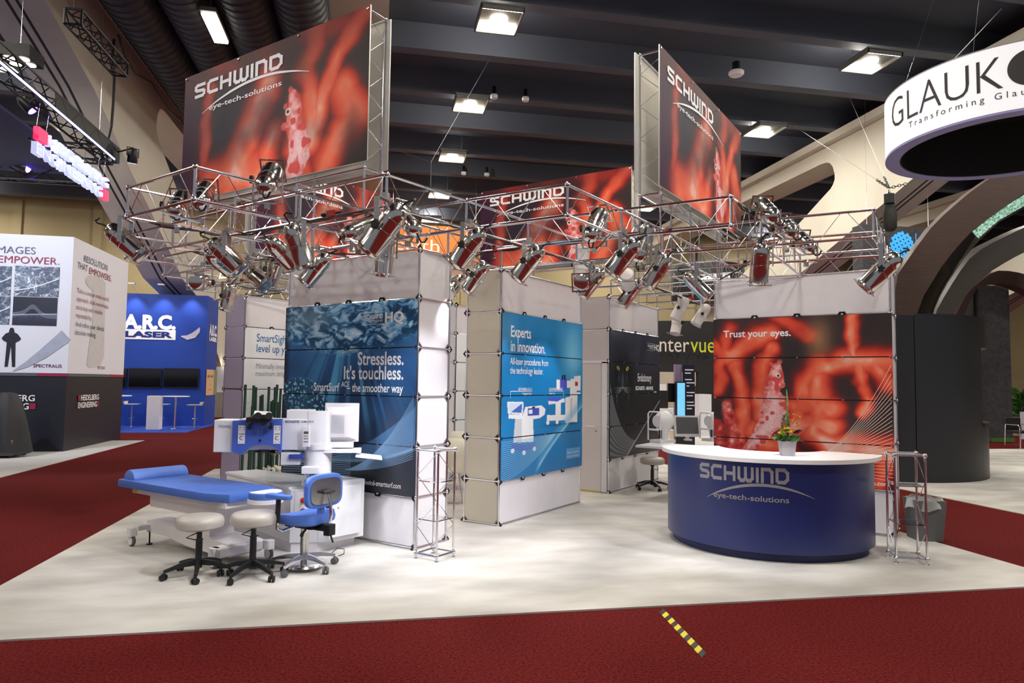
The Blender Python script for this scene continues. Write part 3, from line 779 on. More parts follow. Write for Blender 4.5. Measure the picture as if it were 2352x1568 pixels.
put2d('web_address', move2d(text2d('www.eye-tech-solutions.com', .045, 1., .012, 'r'), 1.95, .575), F, white_ink, pt)
fan = []
cream_line = mat('cream_line_ink', (252, 226, 206), .4, var=.02)
for i in range(26):
    k = i / 25
    y1 = 1.93 - 1.3 * k ** .8
    fan.append(ribbon2d([(1.0 + 1.0 * s, .76 + .12 * s * (1 - k) + (y1 - .88 + .12 * k) * s ** (1.9 - .95 * k) * 1.0) for s in [j / 16 for j in range(17)]], [.0015 + .0035 * s for s in [j / 16 for j in range(17)]]))
put2d('line_artwork', join2d(*fan, ribbon2d([(.95, .74), (1.1, .79), (1.3, .9), (1.5, 1.05)], [.03, .025, .012, .004])), F, cream_line, pt)
fan = []
for i in range(14): fan.append(ribbon2d([(.35 + .045 * i, .52), (.62 + .035 * i, .68 + .004 * i)], [.008, .003]))
put2d('line_artwork', join2d(*fan), F, cream_line, pt)
# ================================================================ overhead chrome truss
ZT = 3.025
WX = (-.04579, -.05335, .00485, .00936, -.01154, .01118); WY = (.00189, -.05002, .00931, .00896, -.00992, .00472)
def tn(x, y, top=0):
    f = (1, x, y, x * x, x * y, y * y)
    return Vector((x + sum(a * b for a, b in zip(WX, f)), y + sum(a * b for a, b in zip(WY, f)), ZT + .25 * top))
CELLS = [(-2.5, 0), (-1.5, -1), (-.5, -2), (.5, -3), (1.5, -4), (-1.5, 0), (-.5, -1), (.5, -2), (1.5, -3), (2.5, -4), (-1.5, 1), (-1.5, 2), (-.5, 2), (-.5, 3), (.5, 3), (.5, 4), (1.5, 4), (1.5, 5), (2.5, -3), (2.5, -2), (3.5, -2), (4.5, -2), (5.5, -2), (4.5, -1), (5.5, -1), (.5, -1), (-.5, 0), (2.5, 5)]
edges = set()
for x, y in CELLS:
    c = [(x, y), (x + 1, y), (x + 1, y + 1), (x, y + 1)]
    for i in range(4): edges.add(tuple(sorted((c[i], c[(i + 1) % 4]))))
edges |= {((.5, 0), (1.5, 0)), ((1.5, -1), (1.5, 0)), ((2.5, -2), (2.5, -1)), ((3.5, -1), (3.5, 0)), ((.5, 1), (.5, 2))}
nodes = sorted({n for e in edges for n in e})
tr = thing('overhead_truss', 'chrome tube and ball lattice truss above the display walls', 'truss', (0, 0, 0))
CH = unit_tube(.0125, 8, chrome, 'chord')
for n in nodes:
    for k in (0, 1): link('ball_node', BALL, tr, tn(*n, k), scale=(1.15,) * 3)
    seg('post', CH, tn(*n, 0), tn(*n, 1), tr)
rodn = 0
for e in sorted(edges):
    p, q = e
    for k in (0, 1): seg('chord', CH, tn(*p, k), tn(*q, k), tr)
    P = [tn(*p, 0), tn(*q, 0)]; T = [tn(*p, 1), tn(*q, 1)]
    nr = 4
    ph = (int(p[0] * 2) + p[1]) % 2
    for i in range(nr):
        a = (P if (i + ph) % 2 else T); b = (T if (i + ph) % 2 else P)
        if rodn < 298:
            seg('brace_rod', ROD, a[0].lerp(a[1], (i + .1) / nr), b[0].lerp(b[1], (i + 1 - .1) / nr), tr); rodn += 1
# ================================================================ tall banners on the truss
bn_mt = print_mat('banner_print', .55, spec=.25)
BW, BH = 3.28, 1.62
bme = print_mesh('banner_sheet', BW, BH, 300, 150, img_banner, bn_mt, back=(226, 224, 218), thick=.012)
white_back = mat('banner_back', (214, 211, 203), .8, var=.03, vscale=3)
bback = MB().box(0, BW, .0125, .016, 0, BH).mesh('sheet_lining', white_back)
lg = logo2d(.175, 1.57)
def banner(label, loc, rz, W=BW):
    t = thing('truss_banner', label, 'banner', (loc[0], loc[1], 0), rz)
    s = W / BW; zb, zt = 3.9, 3.9 + BH; D = .25
    fr = link('banner_sheet', bme, t, (0, -.03, zb), scale=(s, 1, 1))
    link('sheet_lining', bback, fr)
    bk = link('banner_sheet', bme, t, (W, D + .03, zb - .02), (0, 0, math.pi), (s, 1, 1))
    link('sheet_lining', bback, bk)
    put2d('emblem', move2d(lg, .23 * s, zb + BH - .325, s, 1), lambda x, z: (x, -.034, z), white_ink, t)
    put2d('emblem', move2d(lg, .23 * s, zb + BH - .345, s, 1), lambda x, z: (W - x, D + .034, z), white_ink, t)
    xs = [.1, W / 3, 2 * W / 3, W - .06]
    for x in (xs[0], xs[-1]):
        for y in (0, D):
            seg('post', CH, (x, y, ZT + .25), (x, y, zt - .02), t); link('ball_node', BALL, t, (x, y, zt - .02), scale=(1.2,) * 3); link('ball_node', BALL, t, (x, y, zb - .06), scale=(1.1,) * 3)
    for x in xs[1:3]:
        for y in (0, D): seg('post', CH, (x, y, ZT), (x, y, zb + .1), t)
    for z in (zb - .06, zt - .02):
        for y in (0, D): seg('rail', CH, (xs[0], y, z), (xs[-1], y, z), t)
        for x in xs: seg('rail', CH, (x, 0, z), (x, D, z), t)
    for i in range(4):
        z0 = zb + i * (zt - zb - .1) / 4; z1 = z0 + (zt - zb - .1) / 4
        for x in (xs[0], xs[-1]):
            seg('brace_rod', ROD, (x, 0, z0), (x, D, z0 + (z1 - z0) * .6), t); seg('brace_rod', ROD, (x, D, z0 + (z1 - z0) * .6), (x, 0, z1), t)
    for i in range(6):
        x0 = xs[0] + i * (W - .16) / 6; x1 = x0 + (W - .16) / 6
        seg('brace_rod', ROD, (x0, 0 if i % 2 else D, zb - .06), (x1, D if i % 2 else 0, zb - .06), t)
    for i in range(4):
        g = MB().lathe([(.008, 0), (.016, .002), (.016, .006), (.008, .008)], 10, M=Matrix.Translation((.03 + i * (W - .06) / 3, -.032, zt - .03)) @ Matrix.Rotation(math.pi / 2, 4, 'X')).build('grommet', chrome, t)
    return t
banner('tall red coral banner with the seahorse on the truss above the underwater wall', (-.37, 3.66), -math.pi / 2)
banner('tall red coral banner on the truss above the reception desk, seen steeply from the side', (1.95, -1.77), 0)
q0, q1 = on(1104, 441, 'z', 5.52), on(1449, 385, 'z', 5.52)
banner('red coral banner rising behind the truss above the blue laser print', ((q0.x + q1.x) / 2, q0.y), -math.pi / 2)
banner('red coral banner hanging low behind the banner above the underwater wall', (2.0, 5.45), 0)
# ================================================================ spot lamps
can_mt = mat('polished_can', (222, 220, 214), .16, 1., var=.06, vscale=14)
can_white = mat('white_can', (226, 222, 220), .4, var=.03)
lens_on = mat('lit_lens', (250, 250, 255), .2, emit=14., var=.004)
lens_hot = mat('bright_lens', (255, 253, 246), .2, emit=70., var=.004)
CANP = [(.06, .205), (.075, .2), (.088, .17), (.084, .16), (.084, .02), (.089, .018), (.089, .008), (.083, .005), (.082, -.07), (.087, -.072), (.087, -.082), (.08, -.085), (.078, -.12), (.06, -.165), (.03, -.185), (.001, -.187)]
def can_mesh(mt): return MB().lathe([(r, -z) for r, z in CANP[::-1]][::-1], 18).mesh('lamp_can', mt, True)
CAN = {'c': can_mesh(can_mt), 'w': can_mesh(can_white)}
LENS = {k: MB().lathe([(.074, -.196), (.05, -.19), (.001, -.186)][::-1], 18).mesh('lens', v) for k, v in (('on', lens_on), ('hot', lens_hot))}
GEL = MB().box(-.1, .1, -.1, -.086, -.192, -.188).box(-.1, .1, .086, .1, -.192, -.188).box(-.1, -.086, -.086, .086, -.192, -.188).box(.086, .1, -.086, .086, -.192, -.188).mesh('gel_frame', chrome_soft)
YOKE = {k: MB().box(-.118, -.113, -.018, .018, -.03, .19).box(.113, .118, -.018, .018, -.03, .19).box(-.118, .118, -.018, .018, .186, .191).box(-.02, .02, -.02, .02, .19, .235).mesh('yoke', v) for k, v in (('c', chrome_soft), ('w', can_white))}
star = [(.034 if i % 2 else .02, 2 * math.pi * i / 10) for i in range(10)]
KNOB = MB().prism([(r * math.cos(a), r * math.sin(a)) for r, a in star], .118, .145, M=Matrix.Rotation(-math.pi / 2, 4, 'Y')).mesh('knob', black_pl)
CORD = MB().sweep([(0, 0, .18), (0, -.01, .22), (.02, -.03, .26), (.05, -.02, .27), (.07, .02, .25)], .008, 6).mesh('lamp_cord', cable_mt, True)
def lamp(px, py, z, aim, kind='c', lens='on', up_=False, power=0, label=None, group=None, sc=1., ang=62, color=(.92, .93, 1.)):
    p = on(px, py, 'z', z)
    if len(aim) == 3 and isinstance(aim, tuple): d = (rt0 * aim[0] + Vector((0, 0, -1)) * aim[1] + Vector((fw.x, fw.y, 0)).normalized() * aim[2]).normalized()
    else: d = (Vector(aim) - p).normalized()
    if label is None:
        label, group = ('polished chrome can spotlight aimed downwards from the chrome truss', 'chrome spotlights aimed down') if not up_ else ('polished chrome can spotlight standing on the chrome truss and tilted up at a banner', 'chrome spotlights tilted up')
    t = thing('spotlight', label, 'spotlight', p, math.atan2(d.y, d.x) - math.pi / 2, group)
    t.scale = (sc,) * 3
    link('yoke', YOKE[kind], t, None, (0, math.pi, 0) if up_ else None)
    top = p + Vector((0, 0, (-.225 if up_ else .225) * sc)); best = None
    for e in edges:
        for k in (0, 1):
            a, b = tn(*e[0], k), tn(*e[1], k); f = min(max((top - a).dot(b - a) / (b - a).length_squared, 0), 1); c_ = a.lerp(b, f)
            if best is None or (c_ - top).length < (best - top).length: best = c_
    Mi = (Matrix.Translation(p) @ Matrix.Rotation(math.atan2(d.y, d.x) - math.pi / 2, 4, 'Z') @ Matrix.Scale(sc, 4)).inverted()
    if (best - top).length > .01: seg('clamp_bar', CLB, Mi @ top, Mi @ best, t)
    c = link('lamp_can', CAN[kind], t, None, (math.atan2(math.hypot(d.x, d.y), -d.z), 0, 0))
    link('lens', LENS[lens], c); link('gel_frame', GEL, c); link('knob', KNOB, c); link('lamp_cord', CORD, c)
    if power: light('lamp_light', 'SPOT', (0, 0, -.21), power * .78, color, c, spot_size=math.radians(ang), spot_blend=.6, shadow_soft_size=.06)
    return t
CLB = unit_tube(.012, 6, chrome_soft, 'clamp_bar')
DN = 2.80
C_ = 'chrome can spotlight '
for px, py, z, aim, kw, lab in (
    (287, 553, DN + .05, (.75, .62, .1), dict(power=170), 'hanging at the outer truss corner beside the eye scan tower'),
    (409, 474, 3.2, [-.4, 2.9, 4.7], dict(up_=True, power=70), 'tilted up, the dullest of three below the tall banner'),
    (466, 452, 3.22, [-.4, 2.4, 4.7], dict(up_=True, power=70), 'tilted up beside the left edge of the tall seahorse banner'),
    (616, 414, 3.3, [-.4, 1.2, 4.8], dict(up_=True, power=70), 'perched highest on the truss in front of the tall seahorse banner'),
    (519, 584, DN, (.72, .68, .15), dict(power=170), 'hanging under the truss above the blue bed roll'),
    (583, 631, DN, (.75, .6, -.2), {}, 'with a lit white lens turned towards the underwater wall'),
    (684, 562, DN, (.3, .9, .25), dict(power=150), 'hanging upright beside the upper edge of the underwater wall'),
    (728, 616, DN, (-.65, .75, .1), dict(power=60), 'hanging in front of the white panel above the underwater print'),
    (645, 578, 2.95, (.4, .5, .5), {}, 'small behind the upright lamp at the underwater wall'),
    (631, 621, 2.9, (-.3, .7, .2), {}, 'small and bluish behind the lamp with the lit white lens'),
    (503, 600, 2.93, (.2, .3, .8), {}, 'half hidden behind the lamp above the blue bed roll'),
    (464, 648, DN, (.05, .1, -1.), dict(lens='hot'), 'shining brightly out of the truss beside the blue stand'),
    (525, 681, DN, (-.25, .9, .1), {}, 'hanging lowest over the violet-lit side panels'),
    (884, 524, DN, (-.62, .75, .2), dict(power=150, sc=1.12), 'the largest of two at the truss corner above the underwater wall'),
    (884, 584, DN + .02, (-.1, .98, .15), dict(power=90), 'hanging straight down below the large one at the underwater wall'),
    (824, 527, 3.05, (.5, -.4, .5), dict(up_=True), 'tilted up in front of the low red banner'),
    (938, 508, 3.15, [-.4, 1.0, 4.6], dict(up_=True), 'tilted up above the corner of the underwater wall beside the orange banner'),
    (1077, 567, DN + .02, (-.62, .75, .3), dict(power=120), 'in front of the orange banner'),
    (1094, 634, DN, (-.6, .75, .2), dict(power=60), 'below the orange banner at the sand coloured panels'),
    (1046, 655, DN + .05, (-.35, .6, -.7), dict(lens='hot'), 'shining brightly in the gap beside the underwater wall'),
    (1215, 603, DN, (-.62, .75, .3), dict(power=110), 'hanging above the near corner of the blue laser print wall'),
    (1366, 521, 3.1, (.3, -.7, .5), dict(up_=True), 'tilted up in front of the red banner behind the blue wall'),
    (1475, 565, 3.02, (.3, -.8, .2), dict(up_=True), 'pointing up beside the posts of the steeply seen banner'),
    (1434, 588, DN, (-.6, .76, .3), dict(power=130), 'hanging below the posts of the steeply seen banner'),
    (1511, 620, DN, (-.55, .8, .2), dict(power=130), 'with an orange reflection between the steeply seen banner and the coral wall'),
    (1360, 648, DN, (-.6, .76, .2), dict(power=70), 'hanging over the far end of the blue laser print'),
    (1449, 672, DN, (-.6, .78, .2), dict(power=80), 'hanging in front of the white panel of the panther wall'),
    (1600, 655, DN, (.62, .7, -.2), dict(power=110), 'with a bright open lens left of the coral wall'),
    (1343, 646, DN - .02, (-.3, .2, -.9), dict(lens='hot'), 'shining low behind the end of the blue laser print wall'),
    (1745, 604, DN, (.05, .95, .35), dict(power=190), 'hanging straight down over the coral wall'),
    (1763, 488, 3.25, [3.2, -1.8, 4.8], dict(up_=True, power=60), 'the topmost of three climbing beside the steeply seen banner'),
    (1806, 524, 3.2, [4.0, -1.8, 4.8], dict(up_=True, power=60), 'with a white flap, the middle of three beside the steeply seen banner'),
    (1851, 561, 3.15, [4.8, -1.8, 4.8], dict(up_=True, power=60), 'the smallest and lowest of three beside the steeply seen banner'),
    (2025, 622, DN - .05, (-.62, .72, .35), dict(power=190, sc=1.1), 'hanging over the free end of the coral wall')):
    lamp(px, py, z, aim, label=C_ + lab, **kw)
WS = 'white can spotlight '
lamp(1563, 708, DN + .05, (-.4, .8, .2), 'w', label=WS + 'hanging highest beside the dark panther wall')
lamp(1555, 742, DN - .1, (-.2, .9, -.1), 'w', label=WS + 'hanging lowest in front of the black sign wall')
lamp(1612, 722, DN, (-.5, .8, .1), 'w', label=WS + 'hanging nearest the coral wall in front of the sign lettering')
lamp(1336, 606, 3.1, (.1, -.9, .1), 'w', up_=True, label=WS + 'pointing straight up behind the blue wall')
lamp(1441, 646, 2.9, (-.2, -.3, -.9), 'w', label=WS + 'with a lit lens above the panther wall')
# cables along the chords
def cable(pts, r=.009, name='power_cable', label=None, n=3):
    P = []
    for i in range(len(pts) - 1):
        a, b = Vector(pts[i]), Vector(pts[i + 1])
        for k in range(6):
            q = a.lerp(b, k / 6); q.z += .012 * math.sin(k * 2.1 + i) - .02 * math.sin(math.pi * k / 6); q.x += .006 * math.cos(k * 3); P.append(q)
    P.append(Vector(pts[-1]))
    o = MB().sweep(P, r, 5).build(name, cable_mt, None, True)
    return tag(o, label, 'cable')
cable([tn(-2.5, 1), tn(-1.5, 1), tn(-1.5, 0), tn(-1.5, -1)], label='black power cable strapped to the truss in front of the tall seahorse banner')
cable([tn(-1.5, -1, 0) + Vector((0, 0, .02)), tn(-.5, -1), tn(.5, -1), tn(1.5, -1)], label='black power cable strapped to the truss across the front bays above the blue wall')
cable([tn(-1.5, 2), tn(-.5, 2), tn(-.5, 1), tn(.5, 0)], label='black power cable strapped to the truss over the bed bays towards the underwater wall corner')
cable([tn(.5, -3, 1), tn(1.5, -3, 1), tn(2.5, -3, 1), tn(3.5, -2)], label='black power cable strapped to the truss beside the steeply seen banner to the coral wall')
cable([tn(.5, 0), tn(.5, -1), tn(1.5, -2, 1), tn(.5, -3)], label='black power cable strapped to the truss below the steeply seen banner')
cable([tn(1.5, -1), tn(2.5, -1), tn(3.5, -1), tn(4.5, -1), tn(6.5, -1)], label='black power cable strapped to the truss along the far bays above the panther wall')
cable([tn(.5, 3), tn(.5, 4), tn(1.5, 4), tn(1.5, 5)], label='black power cable strapped to the truss over the violet-lit panels and the bamboo')
for n in ((-1.5, -.4), (.5, -.6), (1.6, -2.), (.6, -2.4), (5.4, -1), (.55, 3.7), (2.5, -2.8)):
    p = tn(*n) + Vector((0, 0, .02))
    t = thing('plug_connector', 'red and black plug connector lying on the chrome truss', 'plug', p, n[0], 'red plugs on the truss')
    MB().rbox(-.05, .05, -.02, .02, -.02, .025, .01).build('shell', red_plug, t)
    for s in (-1, 1): MB().tube((s * .11, 0, 0), (s * .05, 0, 0), .014, 8).build('boot', cable_mt, t)
# ================================================================ furniture of the stand
def arcpts(cx, cy, r, a0, a1, n): return [(cx + r * math.cos(math.radians(a0 + (a1 - a0) * i / n)), cy + r * math.sin(math.radians(a0 + (a1 - a0) * i / n))) for i in range(n + 1)]
# ---- reception desk
CF = .012
DC = (2.63, -2.76)
desk_mt = mat('navy_laminate', (28, 42, 104), .32, var=.05, vscale=1.5, spec=.6)
dk = thing('reception_desk', 'curved dark blue reception desk with a white top and silver lettering', 'desk', (DC[0], DC[1], CF))
inner = [(x, y) for x, y in arcpts(.28, .02, .56, 262, 112, 18)]
MB().prism(arcpts(0, 0, 1.0, 108, 268, 40) + [(x, y) for x, y in arcpts(.25, .02, .6, 262, 112, 18)], 0, .085).build('plinth', mat('plinth_navy', (20, 30, 78), .5), dk, True)
MB().prism(arcpts(0, 0, 1.055, 106, 270, 48) + [(x, y) for x, y in arcpts(.25, .02, .6, 264, 110, 18)], .08, .935).build('curved_front', desk_mt, dk, True)
MB().prism(arcpts(0, 0, 1.12, 103, 277, 52) + inner, .935, .975).build('worktop', mat('white_top', (238, 236, 234), .35, var=.01), dk, True)
def deskmap(R, a0, z): return lambda x, y: (R * math.cos(a0 + x / R), R * math.sin(a0 + x / R), z + y)
dth = lambda px, z: min((abs(prj((DC[0] + 1.058 * math.cos(a), DC[1] + 1.058 * math.sin(a), z))[0] - px), a) for a in [math.radians(110 + .1 * k) for k in range(1500)])[1]
d0, d1 = dth(1608, .8), dth(1812, .77)
put2d('emblem', logo2d(.145, 1.058 * (d1 - d0) / (7.68 * .8 * .145)), deskmap(1.058, d0, .74), silver_ink, dk)
# ---- flowers on the desk
fp = on(1808, 1046, 'z', CF + .975)
pot = thing('flower_pot', 'square grey metal pot with yellow and red flowers on the reception desk', 'flower pot', fp, .45)
pot.scale = (1.12, 1.12, 1.18)
pw = mat('zinc_pot', (176, 172, 178), .35, .5, var=.06, vscale=20, stretch=(1, 1, .1))
def frus(x0, x1, h, z0=0.):
    vs = [(sx * w, sy * w, z) for w, z in ((x0, z0), (x1, z0 + h)) for sx, sy in ((-1, -1), (1, -1), (1, 1), (-1, 1))]
    return MB().add(vs, [(0, 3, 2, 1), (4, 5, 6, 7)] + [(i, (i + 1) % 4, 4 + (i + 1) % 4, 4 + i) for i in range(4)])
frus(.052, .066, .125).build('pot', pw, pot)
MB().box(-.062, .062, -.062, .062, .12, .128).build('soil', mat('moss', (52, 60, 34), .9, var=.3, vscale=30), pot)
rnd = random.Random(5)
def leafq(mb, p, d, L, w, bend=.2):
    d = Vector(d).normalized(); s = d.cross(Vector((rnd.uniform(-1, 1), rnd.uniform(-1, 1), .4))).normalized() * w / 2; p = Vector(p)
    m1 = p + d * L * .5 + Vector((0, 0, -bend * L * .2)); e = p + d * L + Vector((0, 0, -bend * L))
    k = len(mb.v); mb.v += [tuple(p), tuple(m1 + s), tuple(e), tuple(m1 - s)]; mb.f += [(k, k + 1, k + 2), (k, k + 2, k + 3)]
g1 = mat('leaf_green', (58, 104, 42), .5, var=.3, vscale=40); g2 = mat('leaf_dark', (44, 72, 40), .5, var=.3, vscale=40); g3 = mat('leaf_lime', (132, 168, 48), .5, var=.2, vscale=40)
mb = MB()
for i in range(230):
    a = rnd.uniform(0, 6.28); r = rnd.uniform(.01, .085); el = rnd.uniform(-.1, 1.0)
    leafq(mb, (r * math.cos(a), r * math.sin(a), .13 + rnd.uniform(0, .03)), (math.cos(a), math.sin(a), el), rnd.uniform(.03, .065), rnd.uniform(.012, .022))
o = mb.build('ground_foliage', g1, pot); o['kind'] = 'stuff'
mb = MB()
for i in range(120):
    a = rnd.uniform(0, 6.28); h = rnd.uniform(0, .17)
    leafq(mb, (-.035 + .02 * math.cos(a) * (1 - h), .02 + .02 * math.sin(a), .16 + h), (math.cos(a) * .6, math.sin(a) * .6, .9), .035, .009, .05)
o = mb.build('feathery_foliage', g2, pot); o['kind'] = 'stuff'
mb = MB()
for i in range(34):
    a = rnd.uniform(-.6, .8); t_ = rnd.uniform(0, 1)
    leafq(mb, (-.05 - .05 * t_, .045 + .03 * t_, .15 + .08 * t_), (-.7, .5 * a, .5), .045, .012, .1)
mb.build('lime_sprig', g3, pot)
MB().sweep([(-.01, .0, .14), (-.012, .0, .25), (.0, -.003, .33), (-.02, .0, .40), (-.022, .0, .47), (-.01, .0, .53), (-.006, 0, .56)], .004, 6, [.006, .007, .007, .006, .007, .006, .001]).build('gladiolus_stem', g1, pot, True)
for k, (x, z) in enumerate(((-.03, .36), (.02, .30), (.035, .28), (-.02, .27))): MB().sweep([(x * .3, 0, z - .1), (x, 0, z), (x * 1.2, 0, z + .06)], .004, 5, [.004, .005, .001]).build('stem', g1, pot, True)
def bloom(c, r, mt, n=14, name='bloom'):
    b = MB()
    for i in range(n):
        a = i * 2.4; rr = r * (.25 + .75 * i / n); dd = Vector((math.cos(a), math.sin(a), .9 - 1.0 * i / n)).normalized()
        s = dd.cross(Vector((0, 0, 1))).normalized() * r * .55; base = Vector(c)
        tip = base + dd * rr + Vector((0, 0, r * .35)); k = len(b.v)
        b.v += [tuple(base), tuple(base + dd * rr * .6 + s), tuple(tip + s * .4), tuple(tip - s * .4), tuple(base + dd * rr * .6 - s)]; b.f += [(k, k + 1, k + 2, k + 3, k + 4)]
    return b.build(name, mt, pot)
yel = mat('yellow_petal', (232, 206, 38), .5, var=.08, vscale=50); redp = mat('red_petal', (96, 10, 20), .5, var=.2, vscale=50); ora = mat('orange_petal', (206, 138, 40), .5, var=.15, vscale=50)
rr_ = Vector((rt0.x, rt0.y, 0)); rr_.rotate(Euler((0, 0, -.45))); ff_ = Vector((-fw.x, -fw.y, 0)).normalized(); ff_.rotate(Euler((0, 0, -.45)))
def fl_at(x, z, d=.05): v = rr_ * x + ff_ * d; return (v.x, v.y, z)
for x, z in ((-.07, .185), (-.02, .225), (.0, .195)): bloom(fl_at(x, z), .034, yel, name='yellow_rose')
for x, z in ((.075, .20), (.09, .205), (.062, .19)): bloom(fl_at(x, z), .03, redp, 18, 'red_celosia')
for i in range(22): bloom(fl_at(.07 + rnd.uniform(-.04, .06), .24 + rnd.uniform(0, .11), rnd.uniform(-.03, .02)), .016, ora, 6, 'orange_floret')
# ---- chrome display towers with clear shelves
def tower(label, loc, rz, s=.25):
    t = thing('display_tower', label, 'display tower', (loc[0], loc[1], CF), rz)
    C = [(-s / 2, -s / 2), (s / 2, -s / 2), (s / 2, s / 2), (-s / 2, s / 2)]
    for i, (x, y) in enumerate(C):
        for z in (.045, 1.02): link('ball_node', BALL, t, (x, y, z), scale=(1.15,) * 3)
        seg('post', TUBE, (x, y, .045), (x, y, 1.02), t)
        MB().lathe([(.022, 0), (.02, .005), (.007, .01), (.007, .03)], 10).build('foot', chrome, t, True, loc=(x, y, 0))
        x2, y2 = C[(i + 1) % 4]
        for z in (.045, 1.02): seg('rail', TUBE, (x, y, z), (x2, y2, z), t)
        if i % 2:
            for k in range(4):
                z0 = .07 + k * .235; z1 = z0 + .235
                p, q = ((x, y, z0), (x2, y2, z1)) if k % 2 else ((x2, y2, z0), (x, y, z1))
                seg('brace_rod', ROD, p, q, t)
    for z in (.36, .72): MB().box(-s / 2 + .01, s / 2 - .01, -s / 2 + .01, s / 2 - .01, z, z + .008).build('shelf', glass_acr, t)
    return t
tower('low chrome tower with clear shelves at the corner of the underwater wall', (-.1, -.35), 0)
tower('low chrome tower with clear shelves beside the reception desk', (2.5, -4.1), math.radians(-70), .265)
bp_ = on(2094, 1241, 'z', 0)
bn = thing('waste_bin', 'grey waste bin with a clear plastic liner behind the chrome tower', 'waste bin', (bp_.x + .12, bp_.y - .12, CF), .5)
frus(.13, .16, .44).build('bin_body', mat('grey_bin', (104, 106, 106), .5, var=.05), bn)
lb = MB()
for i in range(24):
    a = 2 * math.pi * i / 24; lb.v += [(.175 * math.cos(a) * (1 + .06 * math.sin(5 * a)), .175 * math.sin(a) * (1 + .06 * math.cos(3 * a)), .455 + .015 * math.sin(7 * a)), (.19 * math.cos(a), .19 * math.sin(a), .34 + .02 * math.sin(4 * a))]
lb.f = [(2 * i, 2 * ((i + 1) % 24), 2 * ((i + 1) % 24) + 1, 2 * i + 1) for i in range(24)]
lb.build('plastic_liner', mat('liner_film', (226, 226, 222), .25, trans=.6, var=.05), bn, True)
# ---- rolling stools
seat_g = mat('grey_vinyl', (182, 176, 168), .35, var=.03, vscale=8, coat=.2)
def caster(t, x, y, mt, r=.026, rz=0., name='caster'):
    c = MB()
    for s in (-1, 1): c.lathe([(r * .6, -.011), (r, -.008), (r, .008), (r * .6, .011)], 14, M=Matrix.Translation((x + s * .016 * math.cos(rz), y + s * .016 * math.sin(rz), r)) @ Matrix.Rotation(rz, 4, 'Z') @ Matrix.Rotation(math.pi / 2, 4, 'Y'))
    c.lathe([(.014, r), (.014, r * 2.2)], 8, M=Matrix.Translation((x, y, 0)))
    o = c.build(name, mt, t, True)
    return o
def starbase(t, mt, cmt, n, R, z0, z1, a0, w=.03, name='star_leg', cr=.026):
    for i in range(n):
        a = a0 + 2 * math.pi * i / n; c, s = math.cos(a), math.sin(a)
        pts = []
        vs = []
        for r, z, hw, hh in ((.02, z1, w * .8, .03), (R * .5, (z0 + z1) / 2 + .012, w * .65, .022), (R, z0, w * .5, .014)):
            for dx, dz in ((-hw, -hh), (hw, -hh), (hw * .7, hh * .6), (-hw * .7, hh * .6)): vs.append((r * c - dx * s, r * s + dx * c, z + dz))
        fs = [(j * 4 + k, j * 4 + (k + 1) % 4, j * 4 + 4 + (k + 1) % 4, j * 4 + 4 + k) for j in range(2) for k in range(4)] + [(3, 2, 1, 0), (8, 9, 10, 11)]
        lg = MB().add(vs, fs).build(name, mt, t, True)
        caster(lg, R * c, R * s, cmt, cr, a + .7)
def stool(label, loc, h, a0, group=None):
    t = thing('rolling_stool', label, 'stool', (loc[0], loc[1], CF), 0, group)
    starbase(t, black_pl, black_pl, 5, .27, .075, .125, a0)
    MB().lathe([(.03, .07), (.034, .1), (.028, .12), (.028, h - .2), (.022, h - .2), (.022, h - .1)], 14).build('gas_lift', black_pl, t, True)
    MB().lathe([(.05, h - .115), (.05, h - .105), (.03, h - .14)], 14).build('seat_plate', black_mt, t)
    R = .195; prof = [(.001, h - .11), (R * .86, h - .11), (R * .97, h - .095), (R, h - .06), (R * .97, h - .028), (R * .86, h - .008), (R * .5, h), (.001, h)]
    MB().lathe(prof, 32).build('seat_cushion', seat_g, t, True)
    MB().sweep([(.0, -.03, h - .13), (-.09, -.06, h - .14), (-.15, -.05, h - .16), (-.1, -.1, h - .18), (-.04, -.12, h - .18)], .005, 6).build('lever', black_mt, t, True)
    return t
stool('pale grey round rolling stool, the lower of the pair in front of the bed', (-1.77, .86), .51, .3)
stool('pale grey round rolling stool, standing next to the blue doctor chair', (-1.52, .47), .545, .9)
stool('pale grey round rolling stool in front of the dark panther wall', (5.28, -.36), .51, .2)
# ---- doctor chair
ch = thing('doctor_chair', 'blue doctor chair with a steel plate on its back and chrome star base', 'chair', (-1.1, .32, CF), math.radians(4))
starbase(ch, chrome, rubber, 5, .29, .085, .12, math.radians(-95), .024, cr=.03)
MB().lathe([(.03, .06), (.03, .1), (.036, .11), (.036, .385)], 20).build('gas_lift', chrome_soft, ch, True)
MB().lathe([(.03, .03), (.165, .028), (.175, .035), (.165, .05), (.03, .062)], 28).build('foot_plate', chrome, ch, True)
sv = MB()
N = 18
for j, (z, k) in enumerate(((.405, .88), (.42, .98), (.455, 1.), (.487, .95), (.497, .8))):
    for i in range(4 * N):
        a = 2 * math.pi * i / (4 * N); cx, cy = math.cos(a), math.sin(a)
        e = .55
        x = .23 * k * math.copysign(abs(cx) ** e, cx); y = .22 * k * math.copysign(abs(cy) ** e, cy)
        sv.v.append((x, y, z + (.03 * (abs(x) / .23) ** 2 + .03 * (y / .22) * (abs(y) / .22) * (-1) - .012 if j >= 3 else .012 * (abs(x) / .23) ** 2)))
M4 = 4 * N
for j in range(4):
    for i in range(M4): sv.f.append((j * M4 + i, j * M4 + (i + 1) % M4, (j + 1) * M4 + (i + 1) % M4, (j + 1) * M4 + i))
sv.f += [tuple(range(M4 - 1, -1, -1)), tuple(4 * M4 + i for i in range(M4))]
sv.build('seat_cushion', blue_up, ch, True)
MB().box(-.1, .1, -.18, .14, .375, .405).box(-.03, .03, -.29, -.12, .36, .40).build('seat_mechanism', black_mt, ch)
